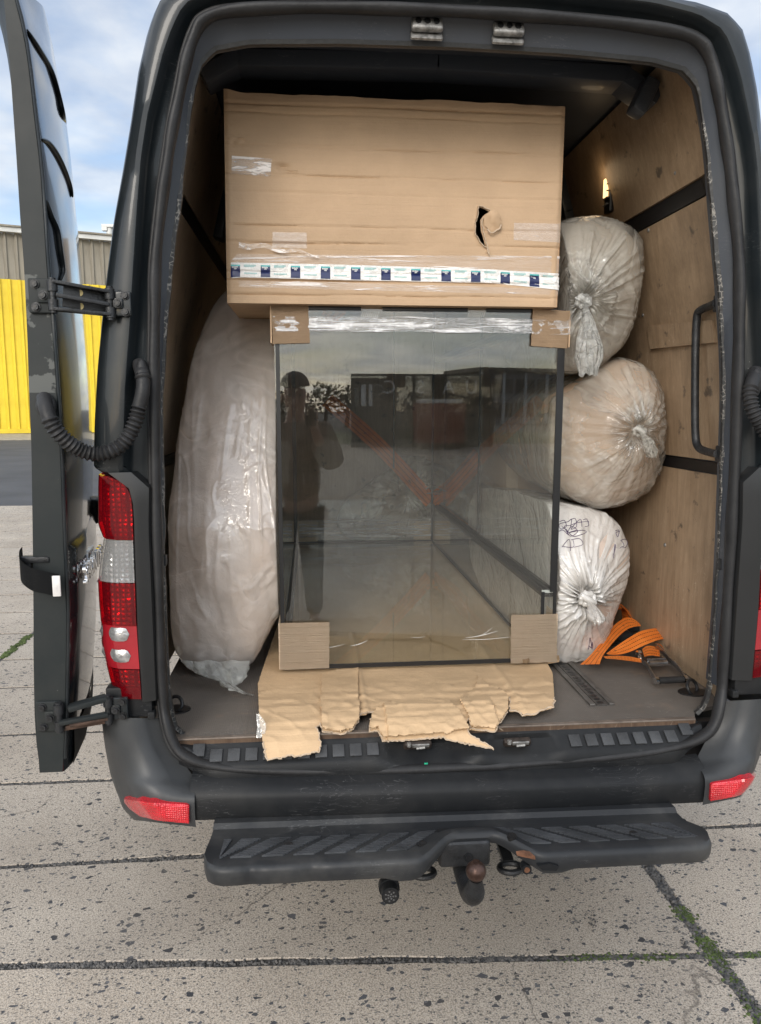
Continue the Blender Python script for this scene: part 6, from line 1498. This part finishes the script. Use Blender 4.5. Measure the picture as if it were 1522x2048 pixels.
# ---- orange ratchet strap on the floor
rs = empty('ratchet_strap', 'tangled orange ratchet strap with steel ratchet lying on the van floor', 'strap'); rs.location = (.80, .5, .702)
def zz(x, y): return (1080 + x / 4.11, 980 + y / 4.11)
def edge(lst): return [PY(*zz(x, y), Y) for x, y, Y in lst]
def rs_obj(name, b, m, s=40, parent=None):
    o = obj(name, b, m, parent or rs, s)
    if parent is None: o.location = -rs.location
    return o
b = new()
ribbon(b, edge([(330, 1435, .44), (420, 1350, .50), (520, 1225, .58), (600, 1120, .66), (690, 1055, .72), (745, 1050, .74), (800, 1080, .74), (828, 1112, .72)]), edge([(490, 1432, .40), (515, 1365, .45), (570, 1290, .53), (640, 1210, .60), (710, 1150, .66), (760, 1128, .69), (800, 1120, .71), (826, 1118, .72)]))
ribbon(b, edge([(545, 1345, .47), (640, 1275, .52), (730, 1215, .56), (830, 1160, .60), (930, 1138, .64), (990, 1140, .66), (1030, 1175, .66), (1058, 1222, .62)]), edge([(560, 1352, .46), (650, 1352, .47), (740, 1330, .49), (850, 1280, .52), (950, 1240, .55), (1010, 1225, .58), (1040, 1222, .60), (1056, 1226, .62)]))
ribbon(b, edge([(1058, 1222, .62), (1050, 1240, .64), (1020, 1258, .66), (985, 1265, .66)]), edge([(1056, 1226, .62), (1040, 1250, .60), (1015, 1262, .62), (985, 1270, .66)]))
ribbon(b, edge([(520, 1368, .44), (620, 1362, .45), (720, 1368, .44), (830, 1385, .42)]), edge([(540, 1385, .42), (630, 1392, .41), (730, 1404, .40), (835, 1418, .39)]))
ribbon(b, edge([(840, 1310, .46), (870, 1285, .50), (910, 1280, .52), (950, 1290, .53), (980, 1300, .52)]), edge([(858, 1372, .40), (890, 1362, .43), (925, 1360, .44), (955, 1365, .44), (985, 1368, .43)]))
ribbon(b, edge([(945, 1262, .56), (985, 1265, .58), (1010, 1290, .56), (1030, 1340, .52)]), edge([(955, 1270, .52), (990, 1280, .54), (1015, 1310, .52), (1040, 1365, .48)]))
rs_obj('webbing', b, WEB, 60)
b = new()
ribbon(b, edge([(640, 935, .86), (670, 940, .88), (720, 985, .90), (760, 1040, .88), (768, 1075, .84)]), edge([(640, 960, .84), (665, 950, .86), (710, 1000, .88), (745, 1045, .86), (756, 1070, .84)]))
coil = [(PY(*zz(640, 1050), .78) + V((math.cos(a) * (.030 + .0022 * a / 6.28), 0, math.sin(a) * (.040 + .0022 * a / 6.28)))) for a in [k * .35 for k in range(60)]]
ribbon(b, [p + V((0, -.02, 0)) for p in coil], [p + V((0, .03, 0)) for p in coil], n=2)
rs_obj('webbing_coil', b, WEB, 60)
# second fitting half hidden under the webbing
b = new(); c = PY(*zz(830, 1135), .80); add_box(b, c, (.13, .02, .022), Matrix.Rotation(-.05, 3, 'Y'), bev=.004); rs_obj('end_fitting', b, CAST)
b = new(); c = PY(*zz(880, 1132), .79); add_box(b, c, (.028, .022, .014), bev=.003); rs_obj('fitting_slot', b, STEEL)
b = new(); c = PY(*zz(690, 1195), .76); add_box(b, c, (.10, .03, .05), Matrix.Rotation(.5, 3, 'Y'), bev=.006); rs_obj('second_ratchet', b, CAST)
b = new(); add_bar(b, PY(*zz(610, 1280), .72), PY(*zz(680, 1245), .76), .02, .012, .003); rs_obj('steel_plate', b, STEEL)
# the ratchet
def sidebar(pts, Y0s):
    q = [PY(*zz(x, y), Yv) for x, y, Yv in pts]
    qq = spline(q, 5)
    b = new()
    for a, c in zip(qq, qq[1:]): add_bar(b, a, c + (c - a) * .15, .005, .016, .0)
    rs_obj('ratchet_side', b, STEEL)
sidebar([(805, 1335, .46), (835, 1400, .42), (880, 1440, .38), (920, 1510, .32), (960, 1572, .28)], 0)
sidebar([(955, 1280, .52), (1010, 1330, .48), (1060, 1390, .44), (1120, 1440, .38), (1165, 1500, .33), (1192, 1555, .29)], 0)
b = new(); a, c = PY(*zz(962, 1566), .282), PY(*zz(1190, 1556), .29); add_cyl(b, a.lerp(c, .06), a.lerp(c, .94), .0115, n=20); rs_obj('ratchet_handle', b, RUBBER)
for p, r_ in ((a + V((-.002, 0, 0)), .0125), (c + V((.002, 0, 0)), .0125), (PY(*zz(812, 1345), .45), .012), (PY(*zz(812, 1385), .43), .009)):
    b = new(); add_cyl(b, p + V((-.006, 0, 0)), p + V((.006, .001, 0)), r_, n=18); rs_obj('ratchet_rivet', b, CHROME)
b = new(); a, c = PY(*zz(880, 1405), .405), PY(*zz(1030, 1400), .43); add_bar(b, a, c, .004, .018, .001); a2, c2 = PY(*zz(905, 1440), .385), PY(*zz(1055, 1432), .41); add_bar(b, a2, c2, .02, .004, .001)
a3, c3 = PY(*zz(895, 1422), .40), PY(*zz(1040, 1416), .42); add_cyl(b, a3, c3, .008, n=14); rs_obj('ratchet_spool', b, STEEL)

# ================================================================== PHOTOGRAPHER, behind the lens, mirrored in the tank
per = empty('person', 'person in black cap and brown fleece photographing the van, mirrored in the glass', 'person'); per.location = (-.50, -2.52, 0)
def skin_mesh(name, joints, edges, m, root, sub=2):
    me = bpy.data.meshes.new(name); me.from_pydata([V(j[0]) for j in joints], edges, []); o = link(bpy.data.objects.new(name, me), per); me.materials.append(m)
    sk_ = o.modifiers.new('skin', 'SKIN'); sd = o.modifiers.new('sub', 'SUBSURF'); sd.levels = sd.render_levels = sub
    for v, j in zip(me.skin_vertices[0].data, joints): v.radius = (j[1], j[2] if len(j) > 2 else j[1])
    me.skin_vertices[0].data[root].use_root = True; sk_.use_smooth_shade = True
    return o
# facing +Y; phone held up in the right hand (x positive is the person's right when facing +Y)
J = [((0, 0, .98), .135, .10), ((0, 0, 1.18), .14, .10), ((0, 0, 1.40), .17, .11), ((0, .01, 1.52), .07, .065), ((0, .03, 1.60), .058), ((0, .045, 1.70), .088, .10), ((0, .045, 1.79), .085, .10), ((0, .04, 1.85), .05, .06),
     ((.20, 0, 1.46), .062), ((.27, .05, 1.24), .048), ((.16, .28, 1.42), .040), ((.13, .34, 1.52), .030), ((.12, .37, 1.57), .028),
     ((-.21, 0, 1.46), .062), ((-.28, -.02, 1.20), .048), ((-.33, .10, .98), .038), ((-.34, .13, .92), .030), ((-.34, .15, .86), .028),
     ((.095, 0, .90), .095), ((.11, .02, .50), .062), ((.12, -.02, .10), .042), ((.13, .10, .04), .040), ((-.095, 0, .90), .095), ((-.11, .02, .50), .062), ((-.13, -.02, .10), .042), ((-.15, .10, .04), .040)]
Ed = [(0, 1), (1, 2), (2, 3), (3, 4), (4, 5), (5, 6), (6, 7), (2, 8), (8, 9), (9, 10), (10, 11), (11, 12), (2, 13), (13, 14), (14, 15), (15, 16), (16, 17), (0, 18), (18, 19), (19, 20), (20, 21), (0, 22), (22, 23), (23, 24), (24, 25)]
bodyp = skin_mesh('body', J, Ed, SKIN, 0)
jk = [(p[0], p[1] + .05, (p[2] if len(p) > 2 else p[1]) + .05) for p in [J[i] for i in (0, 1, 2, 3, 8, 9, 10, 13, 14, 15)]]
jk[0] = ((0, 0, .92), .20, .15)
skin_mesh('fleece_jacket', jk, [(0, 1), (1, 2), (2, 3), (2, 4), (4, 5), (5, 6), (2, 7), (7, 8), (8, 9)], JACKET, 0)
tr_ = [((0, 0, 1.0), .165, .125)] + [(J[i][0], J[i][1] + .025) for i in (18, 19, 20, 22, 23, 24)]
skin_mesh('trousers', tr_, [(0, 1), (1, 2), (2, 3), (0, 4), (4, 5), (5, 6)], TROUSER, 0)
b = new(); bmesh.ops.create_uvsphere(b, u_segments=24, v_segments=14, radius=1, matrix=Matrix.Translation((0, .04, 1.80)) @ Matrix.Diagonal((.105, .125, .105, 1)))
bmesh.ops.delete(b, geom=[v for v in b.verts if v.co.z < 1.785], context='VERTS'); add_box(b, (0, .19, 1.79), (.15, .11, .012), bev=.004); obj('cap', fin(b), CAP, per, 60)
b = new(); bmesh.ops.create_uvsphere(b, u_segments=12, v_segments=8, radius=1, matrix=Matrix.Translation((0, .155, 1.695)) @ Matrix.Diagonal((.016, .022, .028, 1))); obj('nose', b, SKIN, per, 60)
for sx in (-.036, .036):
    b = new(); bmesh.ops.create_uvsphere(b, u_segments=12, v_segments=8, radius=.012, matrix=Matrix.Translation((sx, .135, 1.735))); obj('eye', b, BLACK, per, 60)
    b = new(); bmesh.ops.create_uvsphere(b, u_segments=12, v_segments=8, radius=1, matrix=Matrix.Translation((sx * 2.55, .03, 1.72)) @ Matrix.Diagonal((.012, .02, .032, 1))); obj('ear', b, SKIN, per, 60)
b = new(); add_box(b, (0, .142, 1.655), (.045, .012, .008), bev=.003); obj('mouth', b, m_simple('lips', (.35, .14, .12), .5), per, 60)
for hx, base, d, side in ((.12, V((.12, .375, 1.58)), V((0, .25, 1)).normalized(), 1), (-.34, V((-.34, .155, .85)), V((-.05, .12, -1)).normalized(), -1)):
    for k, (o_, L_) in enumerate(((-.027, .062), (-.009, .075), (.009, .070), (.027, .055))):
        p0_ = base + V((o_, .0, 0)); p1_ = p0_ + d * L_ * .5; p2_ = p0_ + d * L_ * .95 + V((0, .02, 0))
        b = new(); add_tube(b, [p0_ - d * .03, p1_, p2_], lambda i: (.0095, .009, .007)[i], 8); obj('finger', b, SKIN, per, 60)
    b = new(); p0_ = base + V((-.03 * side, 0, 0)) - d * .02; add_tube(b, [p0_, p0_ + V((-.025 * side, .015, 0)) + d * .02, p0_ + V((-.03 * side, .03, 0)) + d * .045], lambda i: (.011, .010, .008)[i], 8); obj('thumb', b, SKIN, per, 60)
for sx in (-.14, .125):
    b = new(); add_box(b, (sx, .06, .045), (.095, .28, .09), bev=.03, seg=3); obj('shoe', b, BLACK, per, 60)
ph = new(); add_box(ph, (-.39, -2.115, 1.60), (.075, .009, .155), bev=.003); tag(obj('phone', ph, BLACK), 'black phone held up by the photographer, mirrored in the glass', 'phone')
